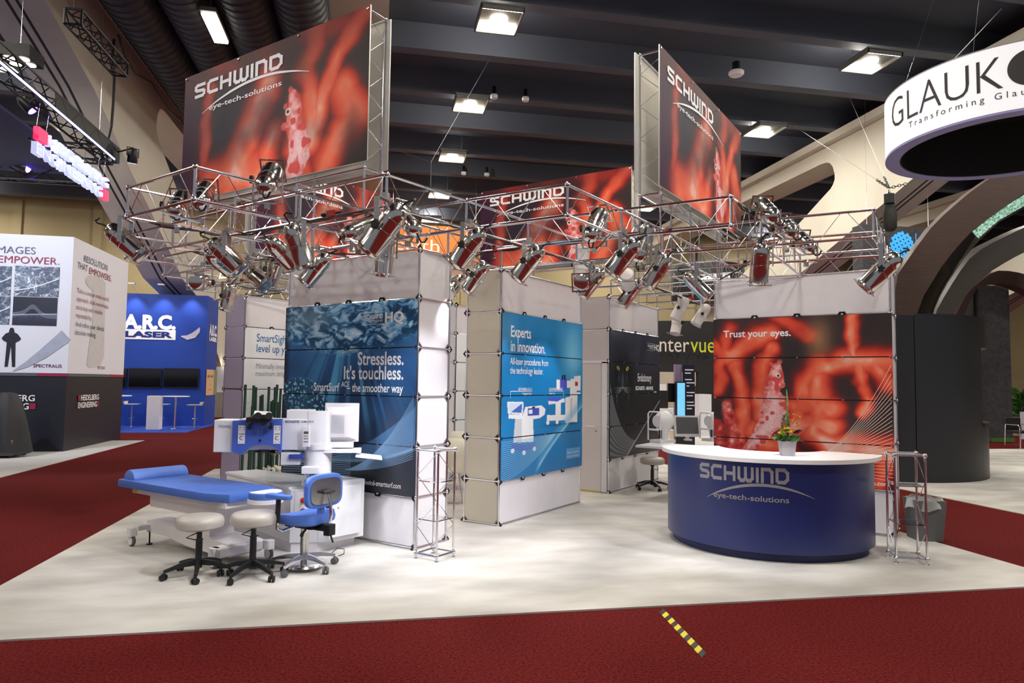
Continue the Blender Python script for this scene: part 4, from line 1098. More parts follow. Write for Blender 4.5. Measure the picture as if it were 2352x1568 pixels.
MB().rbox(-.045, .045, -.33, -.26, .33, .42, .015).build('back_clamp', black_mt, ch)
for s, y in ((-1, -.1), (1, -.05)): MB().sweep([(s * .06, y, .385), (s * .16, y - .05, .365), (s * .2, y - .07, .345)], .008, 6, [.008, .01, .018]).build('lever', black_mt, ch, True)
MB().sweep([(0, -.3, .35), (0, -.34, .27)], .009, 6).build('lever', black_mt, ch, True)
MB().sweep([(0, -.29, .40), (0, -.31, .50), (0, -.30, .60), (0, -.275, .68)], .014, 8).build('back_bar', chrome, ch, True)
def rsq(cx, cz, hx, hz, e=.5, n=40): return [(cx + hx * math.copysign(abs(math.cos(2 * math.pi * i / n)) ** e, math.cos(2 * math.pi * i / n)), cz + hz * math.copysign(abs(math.sin(2 * math.pi * i / n)) ** e, math.sin(2 * math.pi * i / n))) for i in range(n)]
RX = Matrix.Rotation(math.pi / 2, 4, 'X')
bk = MB().prism(rsq(0, .705, .215, .145), 0, .05, M=Matrix.Translation((0, -.19, 0)) @ RX).build('backrest', blue_up, ch, False, .012)
MB().prism(rsq(0, .705, .18, .112), .05, .058, M=Matrix.Translation((0, -.19, 0)) @ RX).build('steel_plate', chrome_soft, bk)
MB().sweep([(-.07, -.275, .70), (0, -.285, .70), (.07, -.275, .70)], .02, 8, [.014, .024, .014]).build('back_knob', black_pl, ch, True)
MB().box(-.03, .03, -.2, -.17, .5, .58).build('back_post', blue_up, ch)
for s in (-1, 1):
    x = .30 * s
    MB().sweep([(s * .1, .02, .39), (s * .24, .02, .37), (x, .02, .40), (x, .02, .47)], .013, 8).build('arm_bracket', chrome, ch, True)
    MB().tube((x, .02, .45), (x - .0 * s, .01, .655), .022, 10).build('arm_post', black_pl, ch, True)
    MB().rbox(x - .045, x + .045, -.13, .15, .655, .69, .04, 5).build('arm_pad', blue_up, ch, True, .008)
# ---- treatment bed
bedw = mat('bed_white', (226, 222, 224), .4, var=.015)
bd = thing('treatment_bed', 'blue padded treatment bed on a white wheeled lift base', 'bed', (-1.28, 1.68, CF), 0)
padp = [(-.33, -.62), (-.24, -.86), (.26, -.86), (.32, -.7), (.32, .86), (-.33, .86)]
MB().prism(padp, .575, .655).build('mattress', blue_up, bd, True, .022)
MB().prism(arcpts(0, 0, .1, 0, 180, 16), -.29, .29, M=Matrix.Translation((-.0, .72, .65)) @ Matrix.Rotation(math.pi / 2, 4, 'Y') @ Matrix.Rotation(math.pi / 2, 4, 'Z')).build('roll_cushion', mat('light_blue_upholstery', (98, 136, 220), .5, var=.04), bd, True, .015)
MB().prism([(-.25, -.82), (.22, -.82), (.22, .72), (-.25, .72)], .52, .577).build('tray', bedw, bd, False, .008)
MB().box(-.19, .17, -.6, .5, .40, .525).build('lift_housing', bedw, bd, False, .008)
MB().box(-.13, .13, -.42, -.08, .2, .41).build('lift_column', bedw, bd, False, .01)
bs_ = MB(); ys = [-.75, -.5, -.1, .3, .6]
for i, (y, h, w, lo) in enumerate(((-.78, .15, .17, .08), (-.45, .17, .17, .08), (-.1, .17, .16, .09), (.3, .15, .12, .12), (.66, .155, .12, .12))):
    bs_.v += [(-w, y, lo), (w, y, lo), (w, y, lo + h * .75), (-w, y, lo + h * .75)]
    if i: k = 4 * i; bs_.f += [(k - 4, k - 3, k + 1, k), (k - 3, k - 2, k + 2, k + 1), (k - 2, k - 1, k + 3, k + 2), (k - 1, k - 4, k, k + 3)]
bs_.f += [(3, 2, 1, 0), (16, 17, 18, 19)]
bs_.build('base_beam', bedw, bd)
MB().box(-.29, .2, -.82, -.66, .1, .18).build('cross_foot', bedw, bd, False, .01); MB().box(-.24, .2, .6, .7, .15, .2).build('cross_foot', bedw, bd, False, .01)
for x, y in ((-.28, -.72), (.2, -.85), (-.26, .67), (.2, .66)):
    cw = MB().rbox(x - .04, x + .04, y - .04, y + .04, .1, .18, .02).build('wheel_housing', bedw, bd, False)
    MB().lathe([(.045, -.018), (.055, -.01), (.055, .01), (.045, .018)], 18, M=Matrix.Translation((x, y, .055)) @ Matrix.Rotation(math.pi / 2, 4, 'Y')).build('wheel', rubber, cw, True)
    MB().lathe([(.04, -.02), (.04, .02)], 16, M=Matrix.Translation((x, y, .055)) @ Matrix.Rotation(math.pi / 2, 4, 'Y')).build('wheel_disc', bedw, cw)
MB().lathe([(.03, 0), (.028, .012), (.008, .016), (.008, .13)], 10).build('levelling_foot', black_mt, bd, True, loc=(-.12, .6, 0))
MB().box(-.272, -.25, .6, .66, .535, .565).build('warning_label', tape_y, bd)
# head rest
hr = MB().prism(arcpts(0, 0, .15, 150, 390, 22), .60, .66, M=Matrix.Translation((.03, -1.0, 0))).build('head_rest', blue_up, bd, True, .012)
MB().prism(arcpts(0, 0, .155, 140, 400, 22), .565, .602, M=Matrix.Translation((.03, -1.0, 0))).build('head_tray', bedw, hr, True)
MB().prism(arcpts(0, 0, .14, 150, 390, 20), .66, .664, M=Matrix.Translation((.03, -1.0, 0))).build('paper_cover', white_pl, hr)
# ---- eye laser machine
lz = thing('eye_laser', 'white and blue eye laser machine with a swung-out arm and monitor', 'medical machine', (-.55, .80, CF))
lp = lambda pts: [(x + .55, y - .80) for x, y in pts]
cabp = lp([(-.79, .90), (-.62, .70), (-.14, .66), (-.14, 2.3), (-.47, 2.40)])
MB().prism([(x * .94, y * .97) for x, y in cabp], 0, .1).build('plinth', white_lam, lz)
cb = MB().prism(cabp, .09, .60).build('cabinet', white_pl, lz, False, .006)
MB().prism(lp([(-.80, .92), (-.55, .86), (-.13, .9), (-.13, 2.31), (-.48, 2.41)]), .60, .625).build('glossy_top', mat('gloss_white', (240, 240, 244), .15, coat=.3, var=.01), lz)
MB().prism(lp([(-.62, .69), (-.5, .60), (-.14, .56), (-.14, .98), (-.6, .98)]), .09, .67).build('side_cabinet', white_pl, lz, False, .006)
MB().box(-.02, .36, -.235, -.222, .14, .62, M=Matrix.Rotation(math.radians(-5), 4, 'Z')).build('cabinet_door', white_pl, lz, False, .003)
MB().lathe([(.012, 0), (.012, .01)], 10, M=Matrix.Translation((.06, -.232, .42)) @ RX).build('door_lock', chrome_soft, lz)
# emergency stop panel on the corner face
fd = Vector((-.62 + .79, .70 - .90, 0)).normalized(); fn = Vector((fd.y, -fd.x, 0))
Mf = Matrix((( fd.x, fn.x, 0, -.24), (fd.y, fn.y, 0, .10), (0, 0, 1, 0), (0, 0, 0, 1)))
sp = MB().box(.04, .2, 0, .006, .28, .58, M=Mf).build('control_panel', white_lam, lz)
MB().lathe([(.026, 0), (.026, .008), (.016, .012), (.018, .028), (.001, .032)], 16, M=Mf @ Matrix.Translation((.12, .006, .5)) @ Matrix.Rotation(-math.pi / 2, 4, 'X')).build('emergency_button', red_plug, sp, True)
MB().lathe([(.03, 0), (.03, .005)], 18, M=Mf @ Matrix.Translation((.12, .005, .5)) @ Matrix.Rotation(-math.pi / 2, 4, 'X')).build('yellow_ring', tape_y, sp)
MB().lathe([(.026, 0), (.026, .01), (.01, .02)], 16, M=Mf @ Matrix.Translation((.12, .005, .4)) @ Matrix.Rotation(-math.pi / 2, 4, 'X')).build('key_switch', chrome_soft, sp, True)
# column
MB().lathe([(.135, .60), (.135, 1.0)], 28, sx=1., sy=.95).build('column', white_pl, lz, True)
MB().lathe([(.14, .985), (.14, 1.04)], 28).build('column_collar', white_lam, lz, True)
AA = math.radians(131)
Ma = Matrix.Rotation(AA, 4, 'Z')
MB().rbox(-.11, .11, -.11, .11, 1.04, 1.36, .03, 4, M=Ma).build('column_head', white_pl, lz, True)
MB().box(.05, .3, -.10, .10, 1.28, 1.375, M=Ma).build('column_cap', white_pl, lz, False, .006)
arm = MB().box(.1, .74, -.11, .11, .985, 1.285, M=Ma).build('arm', white_pl, lz, False, .006)
MB().box(.74, .97, -.125, .125, .965, 1.275, M=Ma).build('arm_head', white_pl, lz, False, .01)
MB().box(.968, .972, -.09, .05, 1.0, 1.035, M=Ma).build('type_plate', mat('teal_plate', (24, 62, 86), .4), lz)
zf = lambda pts: [(x, z) for x, z in pts]
Mb = Ma @ Matrix.Translation((0, .125, 0)) @ Matrix(((1, 0, 0, 0), (0, 0, 1, 0), (0, 1, 0, 0), (0, 0, 0, 1)))
ar = [(.36 + .145 * (1 - math.cos(math.pi * i / 12)), .985 + .055 * math.sin(math.pi * i / 12)) for i in range(13)]
bp2 = [(.33, 1.29), (.33, .96), (.345, .955)] + ar + [(.70, .94), (.79, .975), (.79, 1.27)]
bp2 = MB().prism(bp2[::-1], -.01, .035, M=Mb).build('blue_panel', blue_paint, lz, False)
fpan = lambda x, z: tuple(Mb @ Vector((x, z, .037)))
for x0 in (.37, .70):
    put2d('keypad', rect2d(x0 - .03, x0 + .035, 1.05, 1.225), fpan, white_ink, bp2)
    ks = [ring2d(x0, 1.105, .015, .022, 20), disc2d(x0, 1.105, .006, 10)] + [rect2d(x0 + sx * .018 - .008, x0 + sx * .018 + .008, z, z + .007) for sx in (-1, 1) for z in (1.205, 1.185, 1.165, 1.06)] + [rect2d(x0 - .028, x0 + .028, 1.14, 1.146)]
    put2d('key_marks', join2d(*ks), lambda x, z: tuple(Mb @ Vector((x, z, .038))), mat('dark_ink', (44, 46, 60), .5), bp2)
MB().lathe([(.013, 0), (.013, .006)], 14, M=Mb @ Matrix.Translation((.53, 1.08, .035))).build('sensor', black_pl, bp2)
put2d('lettering', move2d(join2d(move2d(schwind2d(.022), 0, 0), move2d(text2d('AMARIS', .022, 1.1, .004), .155, 0)), 0, 0), lambda x, z: tuple(Ma @ Vector((.31 - x, .1115, 1.25 + z))), mat('blue_grey_ink', (84, 96, 150), .5), arm)
put2d('lettering', text2d('750HQ', .024, 1.1, .004), lambda x, z: tuple(Ma @ Vector((.93 - x, .1265, 1.2 + z))), MT['blue_grey_ink'], arm)
put2d('lettering', join2d(schwind2d(.016), rect2d(0, .1, -.012, -.009)), lambda x, z: tuple(Ma @ Vector((.9725, .07 - x, 1.23 + z))), MT['blue_grey_ink'], arm)
# microscope
ms = MB().add([Ma @ Vector(v) for v in [(.46, -.1, 1.285), (.66, -.1, 1.285), (.66, .06, 1.30), (.46, .06, 1.30), (.48, -.06, 1.35), (.64, -.06, 1.36), (.60, .12, 1.335), (.47, .12, 1.325)]], [(3, 2, 1, 0), (4, 5, 6, 7), (0, 1, 5, 4), (2, 3, 7, 6), (1, 2, 6, 5), (3, 0, 4, 7)]).build('microscope', white_lam, lz, False, .006)
MB().box(.45, .66, .04, .2, 1.255, 1.305, M=Ma).build('microscope_body', black_pl, ms, False, .01)
for dx in (.43, .53):
    ey = MB().tube(Ma @ Vector((dx + .03, .12, 1.29)), Ma @ Vector((dx, .27, 1.32)), .03, 16, .026).tube(Ma @ Vector((dx, .26, 1.318)), Ma @ Vector((dx - .004, .30, 1.326)), .033, 16, .033).build('eyepiece', black_pl, ms, True)
for dx in (.42, .5, .62): MB().ball(Ma @ Vector((dx, .2, 1.245)), .018, 10, 6).build('focus_knob', black_pl, ms, True)
for dx in (.5, .57):
    MB().box(dx - .022, dx + .022, .17, .176, 1.14, 1.235, M=Ma).build('splash_glass', glass_acr, ms, False)
for dx in (.43, .63): MB().box(dx - .015, dx + .015, .17, .2, 1.19, 1.225, M=Ma).build('grip', black_pl, ms, False, .003)
mb = MB()
for k in range(6): mb.lathe([(.018, 0), (.02, .012), (.012, .03)], 10, M=Ma @ Matrix.Translation((.36 + .024 * (k % 4), .06 + .03 * (k // 4), .955 + .008 * (k % 2))) @ Matrix.Rotation(.8 + k, 4, 'X'))
mb.build('lens_cluster', mat('gold_metal', (196, 170, 120), .2, 1.), lz, True)
MB().lathe([(.11, 0), (.1, .03)], 20, M=Ma @ Matrix.Translation((.5, .02, .96))).build('aperture', black_mt, lz)
# handset
hs = MB().rbox(-.035, .035, -.014, .014, 0, .2, .008, 3, M=Ma @ Matrix.Translation((.1, .14, 1.02)) @ Matrix.Rotation(-.05, 4, 'X')).build('handset', white_lam, lz)
mh = Ma @ Matrix.Translation((.1, .1555, 1.02))
put2d('handset_screen', rect2d(-.022, .022, .125, .17), lambda x, z: tuple(mh @ Vector((x, .006, z))), mat('lcd', (74, 92, 62), .2), hs)
put2d('key_marks', join2d(*[rect2d(x - .006, x + .006, z, z + .008) for x in (-.015, .0, .015) for z in (.045, .075, .1)]), lambda x, z: tuple(mh @ Vector((x, .005, z))), MT['dark_ink'], hs)
# lower fittings on the column
MB().box(.16, .34, .02, .12, .84, .96, M=Ma).build('tool_holder', white_lam, lz, False, .006)
MB().box(.12, .26, .1, .14, .90, .945, M=Ma).build('blue_unit', mat('blue_unit', (52, 70, 150), .4), lz, False, .004)
MB().box(-.03, .13, .1, .19, .76, .83, M=Ma).build('bracket_box', white_lam, lz, False, .008)
MB().box(.05, .1, .13, .16, .64, .70, M=Ma).build('plug_unit', MT['blue_unit'], lz, False, .003)
for x0 in (.02, .0, .04): MB().sweep([tuple(Ma @ Vector((x0, .15, .78))), tuple(Ma @ Vector((x0 + .01, .17, .72))), tuple(Ma @ Vector((x0 + .02, .15, .64)))], .004, 5).build('hose', cable_mt, lz, True)
# monitor (seen from behind) and keyboard tray
Mm = Matrix.Translation((.21, -.10, 0)) @ Matrix.Rotation(math.radians(130), 4, 'Z')
mo = MB().rbox(-.17, .17, -.02, .02, 1.05, 1.44, .012, 3, M=Mm).build('monitor', white_pl, lz, False, .004)
MB().add([Mm @ Vector(v) for v in [(-.15, .02, 1.07), (.15, .02, 1.07), (.15, .02, 1.40), (-.15, .02, 1.40), (-.08, .06, 1.10), (.13, .06, 1.10), (.13, .06, 1.33), (-.08, .06, 1.33)]], [(4, 5, 6, 7), (0, 1, 5, 4), (2, 3, 7, 6), (1, 2, 6, 5), (3, 0, 4, 7)]).build('monitor_back', white_lam, mo)
for k in range(14): MB().box(-.03, .12, .06, .062, 1.14 + k * .013, 1.146 + k * .013, M=Mm).build('vent_slot', mat('vent_grey', (176, 176, 182), .5), mo)
MB().rbox(-.16, .2, -.05, .05, 1.0, 1.05, .02, M=Matrix.Translation((.1, -.1, 0)) @ Matrix.Rotation(math.radians(-45), 4, 'Z')).build('monitor_arm', white_pl, lz, True)
MB().rbox(-.15, .25, -.09, .09, .955, .99, .02, M=Matrix.Translation((.1, -.14, 0)) @ Matrix.Rotation(math.radians(-45), 4, 'Z')).build('swivel_arm', white_pl, lz, True)
MB().box(.0, .26, -.17, .17, .925, .94, M=Matrix.Translation((.16, -.2, 0)) @ Matrix.Rotation(math.radians(-45), 4, 'Z') @ Matrix.Rotation(.12, 4, 'Y')).build('keyboard_tray', white_lam, lz, False, .004)
MB().sweep([(-.1, -.33, .02), (-.05, -.36, .07), (.02, -.38, .05), (.0, -.4, .012), (-.09, -.42, .012)], .004, 5).build('cord', cable_mt, lz, True)
# ---- bamboo planter in front of the white print
pl = thing('planter', 'long low white planter of pebbles with chrome rail under the bamboo canes', 'planter', (1.75, 4.62, CF))
MB().box(0, 1.75, 0, .34, 0, .2).build('trough', white_lam, pl)
seg('rail', TUBE, (-.15, -.03, .2), (1.75, -.03, .2), pl)
for x in (-.15, 1.75): link('ball_node', BALL, pl, (x, -.03, .2)); seg('post', TUBE, (x, -.03, 0), (x, -.03, .2), pl)
pebm = mat('white_pebble', (216, 212, 200), .7, var=.12, vscale=12)
mb = MB(); r5 = random.Random(9)
for i in range(170):
    r = r5.uniform(.02, .045); mb.lathe([(.001, -r * .7), (r * .8, -r * .3), (r, .1 * r), (r * .6, r * .6), (.001, r * .7)], 7, M=Matrix.Translation((r5.uniform(.03, 1.72), r5.uniform(.03, .31), .2 + r5.uniform(0, .06))) @ Matrix.Rotation(r5.uniform(0, 3), 4, 'X'))
o = mb.build('pebbles', pebm, pl, True); o['kind'] = 'stuff'
bam = mat('dark_bamboo', (28, 66, 56), .45, var=.2, vscale=14, stretch=(1, 1, .3))
tops = [(564, 883, 0), (583, 885, 0), (588, 889, 1), (580, 932, -1), (599, 909, 1), (603, 906, 2), (618, 888, 0), (624, 921, -1), (628, 918, 0), (632, 889, 1), (637, 883, -2), (639, 923, 1), (645, 892, -1), (652, 905, 0), (657, 942, 1)]
for i, (px, py, ln) in enumerate(tops):
    y = 4.70 + .18 * ((i * 7) % 5) / 4
    tp = on(px, py, 'y', y); bt = Vector((tp.x + .02 * ln, y + .02, .16))
    mb = MB(); nseg = 5
    pts = [bt.lerp(tp, k / nseg) for k in range(nseg + 1)]
    mb.sweep([p for k in range(nseg) for p in (pts[k], pts[k].lerp(pts[k + 1], .03), pts[k].lerp(pts[k + 1], .97))] + [pts[-1]], .021, 8, [rr for k in range(nseg) for rr in (.024, .021, .021)] + [.024])
    tag(mb.build('bamboo_cane', bam, None, True), 'dark green bamboo cane standing in the pebble planter', 'bamboo cane', 'bamboo canes in the planter')
# ---- examination table behind the desk
tb = thing('instrument_table', 'white instrument table behind the left end of the reception desk', 'table', (4.45, -1.35, CF), 0)
MB().rbox(-.3, .35, -.95, .8, .755, .785, .03).build('tabletop', white_lam, tb)
MB().box(-.06, .06, -.3, .1, .03, .76).build('pedestal', white_lam, tb); MB().box(-.25, .25, -.4, .2, 0, .03).build('foot_plate', white_lam, tb)
def corneal(label, px, py, s=1.):
    p = on(px, py, 'z', CF + .785)
    t = thing('corneal_camera', label, 'medical machine', p, YAW * 0 + math.radians(-20))
    t.scale = (s,) * 3
    F_ = Matrix.Rotation(math.radians(-35), 4, 'Z')
    MB().rbox(-.2, .16, -.11, .11, 0, .045, .02).build('base', white_pl, t)
    MB().lathe([(.06, .04), (.075, .1), (.085, .16), (.11, .22), (.12, .28)], 22).build('stalk', white_pl, t, True)
    MB().lathe([(.02, -.14), (.1, -.12), (.145, -.04), (.155, .03), (.13, .1), (.06, .15), (.001, .155)][::1], 26, M=Matrix.Translation((0, 0, .33)) @ Matrix.Rotation(math.pi / 2, 4, 'Y')).build('camera_head', white_pl, t, True)
    MB().lathe([(.09, -.15), (.1, -.12)], 22, M=Matrix.Translation((0, 0, .33)) @ Matrix.Rotation(math.pi / 2, 4, 'Y')).build('face_ring', white_lam, t, True)
    MB().sweep([(-.21, -.12, .04), (-.21, -.12, .44), (-.21, -.09, .47), (-.21, .09, .47), (-.21, .12, .44), (-.21, .12, .04)], .012, 8).build('forehead_frame', white_pl, t, True)
    MB().box(-.235, -.185, -.13, -.11, .08, .2).build('height_post', black_pl, t); MB().box(-.24, -.18, -.1, .1, .19, .215).build('chin_rest', white_pl, t, False, .004)
    return t
corneal('white round-headed corneal camera on the table beside the panther wall', 1524, 1016)
corneal('white round-headed corneal camera half hidden by the coral wall', 1640, 1012, .95)
p = on(1580, 1011, 'z', CF + .785)
mn = thing('desk_monitor', 'white framed square monitor with a grey screen on the instrument table', 'monitor', p, math.radians(-56.5))
Mt = Matrix.Rotation(math.radians(-14), 4, 'X')
MB().rbox(-.06, .06, -.06, .06, 0, .02, .02).build('foot', white_pl, mn); MB().box(-.03, .03, .02, .05, .01, .15).build('stem', white_pl, mn)
MB().box(-.21, .21, -.015, .02, .06, .40, M=Mt).build('bezel', white_pl, mn, False, .008)
MB().box(-.175, .175, -.019, -.014, .105, .37, M=Mt).build('screen', mat('grey_screen', (92, 94, 98), .15, var=.03), mn)
ms_ = thing('computer_mouse', 'small black computer mouse lying beside the white monitor', 'mouse', on(1585, 1016, 'z', CF + .785)); MB().ball((0, 0, .012), .035, 10, 6, .5).build('shell', black_pl, ms_, True)
# ---- white chairs and wall seen through the gap
bw_ = CAM + seen(1045, 898) * 12.1
display_wall('plain white display wall seen in the gap beside the blue wall', (bw_.x, bw_.y), 0, 2., .5, img_smart, 8, 4, (0,))
cp_ = on(1046, 1160, 'z', 0)
ivory = mat('ivory_shell', (222, 218, 200), .45, var=.02)
def shell_chair(label, loc, rz):
    t = thing('shell_chair', label, 'chair', (loc[0], loc[1], CF), rz)
    MB().add([(-.2, -.2, .43), (.2, -.2, .43), (.2, .2, .45), (-.2, .2, .45), (-.22, .25, .6), (.22, .25, .6), (.2, .3, .85), (-.2, .3, .85)], [(0, 1, 2, 3), (3, 2, 5, 4), (4, 5, 6, 7)]).build('shell', ivory, t, True)
    sh = t.children[-1]; sd = sh.modifiers.new('thickness', 'SOLIDIFY'); sd.thickness = .02
    for x, y in ((-.17, -.17), (.17, -.17), (.17, .17), (-.17, .17)): MB().tube((x * .7, y * .7, .43), (x * 1.25, y * 1.25, 0), .01, 6).build('leg', chrome, t, True)
    return t
shell_chair('ivory shell chair with chrome legs in the gap beside the blue wall', (cp_.x + .2, cp_.y + .2), math.radians(-70))
shell_chair('second ivory shell chair deeper in the gap, behind the chrome legged one', (cp_.x + 1.9, cp_.y + 1.5), math.radians(150))
gt = thing('meeting_table', 'clear glass meeting table between the ivory shell chairs', 'table', (cp_.x + 1.15, cp_.y + .85, CF))
MB().lathe([(.45, .74), (.45, .75)], 30).build('tabletop', glass_acr, gt, True); MB().lathe([(.2, 0), (.2, .015), (.03, .03), (.03, .74)], 16).build('pedestal', chrome, gt, True)
# ================================================================ neighbouring stands
def hl(P): return P.dot(HA), P.dot(HB), P.z
def onb(px, py, b): return hl(on(px, py, 'b', b))
def ona(px, py, a): return hl(on(px, py, 'a', a))
def hthing(name, label, cat, group=None): return thing(name, label, cat, (0, 0, 0), TH, group)   # local axes = hall axes
# ---- black and white tower with eye pictures, left
T_A, T_B = -7.29, 10.4
grad_w = mat('tower_white', (226, 228, 240), .5, var=.02, vscale=.5)
tw = hthing('exhibit_tower', 'tall tower, white above and black below, with grey eye scan pictures', 'display stand')
tower_dark = mat('tower_black', (30, 32, 44), .45, var=.06)
MB().box(-15, T_A, T_B, 14.0, 1.77, 4.9).build('upper_body', grad_w, tw)
MB().box(-15, T_A - .01, T_B + .01, 13.99, .0, 1.77).build('lower_body', tower_dark, tw)
crim = mat('crimson', (150, 30, 66), .5, var=.03); slate = mat('slate_band', (86, 92, 104), .5, var=.03)
MB().box(-15, T_A - .62, T_B - .008, T_B + .02, 1.70, 1.765).build('grey_band', slate, tw); MB().box(T_A - .62, T_A + .005, T_B - .01, T_B + .02, 1.70, 1.765).build('red_band', crim, tw)
MB().box(T_A - .02, T_A + .008, T_B, 13.0, 1.70, 1.765).build('grey_band', slate, tw); MB().box(T_A - .02, T_A + .01, 13.0, 14.0, 1.70, 1.765).build('red_band', crim, tw)
FB = lambda a, z: (a, T_B - .012, z)
FA = lambda b, z: (T_A + .012, b, z)
ink_s = mat('slate_ink', (96, 100, 124), .5, var=.02)
def tx(px, py, s, h, mt, align='r', sx=1.1, bold=.0, f=FB, nm='headline'):
    a, b, z = onb(px, py, T_B) if f is FB else ona(px, py, T_A)
    return put2d(nm, move2d(text2d(s, h, sx, bold, align), a if f is FB else b, z), f, mt, tw)
tx(82, 584, 'IMAGES', .16, ink_s); tx(131, 608, 'EMPOWER', .16, crim); tx(137, 608, '.', .16, ink_s)
tx(142, 844, 'SPECTRALIS', .07, mat('plum_ink', (110, 46, 96), .5), bold=.012)
heid = lambda h: join2d(move2d(text2d('HEIDELBERG', h, 1.05, .016), h * 1.15, 0), move2d(text2d('ENGINEERING', h, .95, .016), 0, -h * 1.35))
hw = lambda h: h * 9.1
def heidlogo(x, z, h, f, par):
    put2d('emblem', move2d(heid(h), x, z), f, white_ink, par)
    put2d('emblem_square', join2d(rect2d(x, x + h * .9, z, z + h), rect2d(x + h * 8.9, x + h * 9.8, z - h * 1.35, z - h * .35)), f, crim, par)
a_, b_, z_ = onb(83, 921, T_B); heidlogo(a_ - .135 * 9.8, z_, .135, FB, tw)
a_, b_, z_ = ona(178, 920, T_A); heidlogo(b_, z_, .13, FA, tw)
def ta(s, px0, px1, yt, yb, mt, nm='caption'):
    b0, z0 = ona(px0, yb, T_A)[1:]; z1 = ona(px0, yt, T_A)[2]; b1 = ona(px1, yb + 12, T_A)[1]
    put2d(nm, fit2d(text2d(s), b0, b1, z0, z1), FA, mt, tw)
def fit2d(sh, x0, x1, y0, y1):
    xs = [v[0] for v in sh[0]]; ys = [v[1] for v in sh[0]]
    return [(x0 + (v[0] - min(xs)) / (max(xs) - min(xs)) * (x1 - x0), y0 + (v[1] - min(ys)) / (max(ys) - min(ys)) * (y1 - y0)) for v in sh[0]], sh[1]
ta('RESOLUTION', 192, 246, 585, 600, ink_s, 'headline'); ta('THAT', 177, 200, 600, 615, ink_s, 'headline'); ta('EMPOWERS.', 204, 255, 613, 628, crim, 'headline')
for k, (s, x1) in enumerate((('Take a unique multi-modal', 249), ('approach. Add remarkable', 248), ('accuracy and reliable', 234), ('repeatability.', 210))): ta(s, 176 - k, x1, 660 + k * 19, 674 + k * 19, mat('rose_ink', (160, 96, 124), .5))
for k, (s, x1) in enumerate((('And refine your clinical', 237), ('decision making.', 219))): ta(s, 172 - k, x1, 737 + k * 19, 752 + k * 19, ink_s)
tx(223, 847, 'SPECTRALIS', .07, crim, 'l', .9, .008, FA)
scan_mt = print_mat('scan_print', .5)
def img_vessel(u, v):
    n = np.abs(fbm(u * 5, v * 4, 4) - .5); n2 = np.abs(fbm(u * 11 + 5, v * 9, 3) - .5)
    c = ramp(.28 + .5 * (1 - sstep(0, .05, n)) + .3 * (1 - sstep(0, .07, n2)) + .25 * np.exp(-((u - .25) ** 2 + (v - .6) ** 2) * 8), [(0, (30, 38, 56)), (.4, (92, 104, 128)), (.75, (176, 190, 208)), (1, (240, 244, 250))])
    d, _ = segdist(u, v, [(0, .18), (.3, .25), (.6, .38), (1, .62)]); return mix(c, (244, 248, 252), 1 - sstep(.008, .022, d))
def img_oct(u, v):
    c = np.zeros(u.shape + (3,)) + np.array((28, 32, 54.))
    s = .42 + .26 * np.exp(-((u - .45) / .16) ** 2) + .04 * np.sin(u * 5)
    for k, w in ((0, .02), (-.05, .012), (-.1, .02)): c = mix(c, (170, 182, 200), np.exp(-((v - s - k) / w) ** 2) * .7)
    l = .36 + .06 * u; c = mix(c, (216, 224, 234), np.exp(-((v - l) / .02) ** 2) * .9)
    return mix(c, (110, 120, 144), (v < l) * fbm(u * 14, v * 2) * np.exp(-(l - v) * 6))
for px0, px1, py0, py1, im in ((32, 138, 614, 679, img_vessel), (-66, 28, 612, 676, img_vessel), (28, 133, 684, 746, img_oct), (-68, 25, 681, 743, img_vessel)):
    a0, _, z0 = onb(px0, py1, T_B); a1, _, z1 = onb(px1, py0, T_B)
    link('scan_picture', print_mesh('scan_picture', a1 - a0, z1 - z0, 110, 66, im, scan_mt, thick=.004), tw, (a0, T_B - .012, z0))
a0, _, z0 = onb(23, 842, T_B); hgt = onb(23, 752, T_B)[2] - z0
sil = [(-.1, 0), (-.13, .02), (-.07, .03), (-.06, .3), (-.1, .5), (-.1, .62), (-.2, .68), (-.22, .73), (-.14, .84), (-.06, .88), (-.055, .93), (-.04, .985), (0, 1)]
silp = [(x * hgt, y * hgt) for x, y in sil] + [(-x * hgt, y * hgt) for x, y in sil[-2::-1]]
put2d('figure_print', join2d(poly2d([(a0 + x, z0 + y) for x, y in silp if y > .48 * hgt]), poly2d([(a0 + x * hgt, z0 + y * hgt) for x, y in ((-.12, 0), (-.05, 0), (-.005, .5), (-.1, .55))]), poly2d([(a0 + x * hgt, z0 + y * hgt) for x, y in ((.12, 0), (.05, 0), (.005, .5), (.1, .55))])), FB, mat('silhouette', (30, 30, 50), .6), tw)
put2d('grey_sweep', ribbon2d([(onb(x, y, T_B)[0], onb(x, y, T_B)[2]) for x, y in ((30, 852), (60, 838), (100, 812), (153, 770))], [.02, .12, .22, .3]), FB, mat('sweep_grey', (168, 174, 194), .6), tw)
ph = mat('pale_machine_print', (202, 200, 206), .6, var=.03)
put2d('machine_print', join2d(poly2d([ona(x, y, T_A)[1:] for x, y in ((205, 845), (198, 838), (213, 730), (240, 738), (238, 820), (228, 842))]), disc2d(*ona(215, 650, T_A)[1:], .5, 24, .18), poly2d([ona(x, y, T_A)[1:] for x, y in ((222, 625), (242, 650), (240, 738), (213, 730), (212, 668))])), lambda b, z: (T_A + .006, b, z), ph, tw)
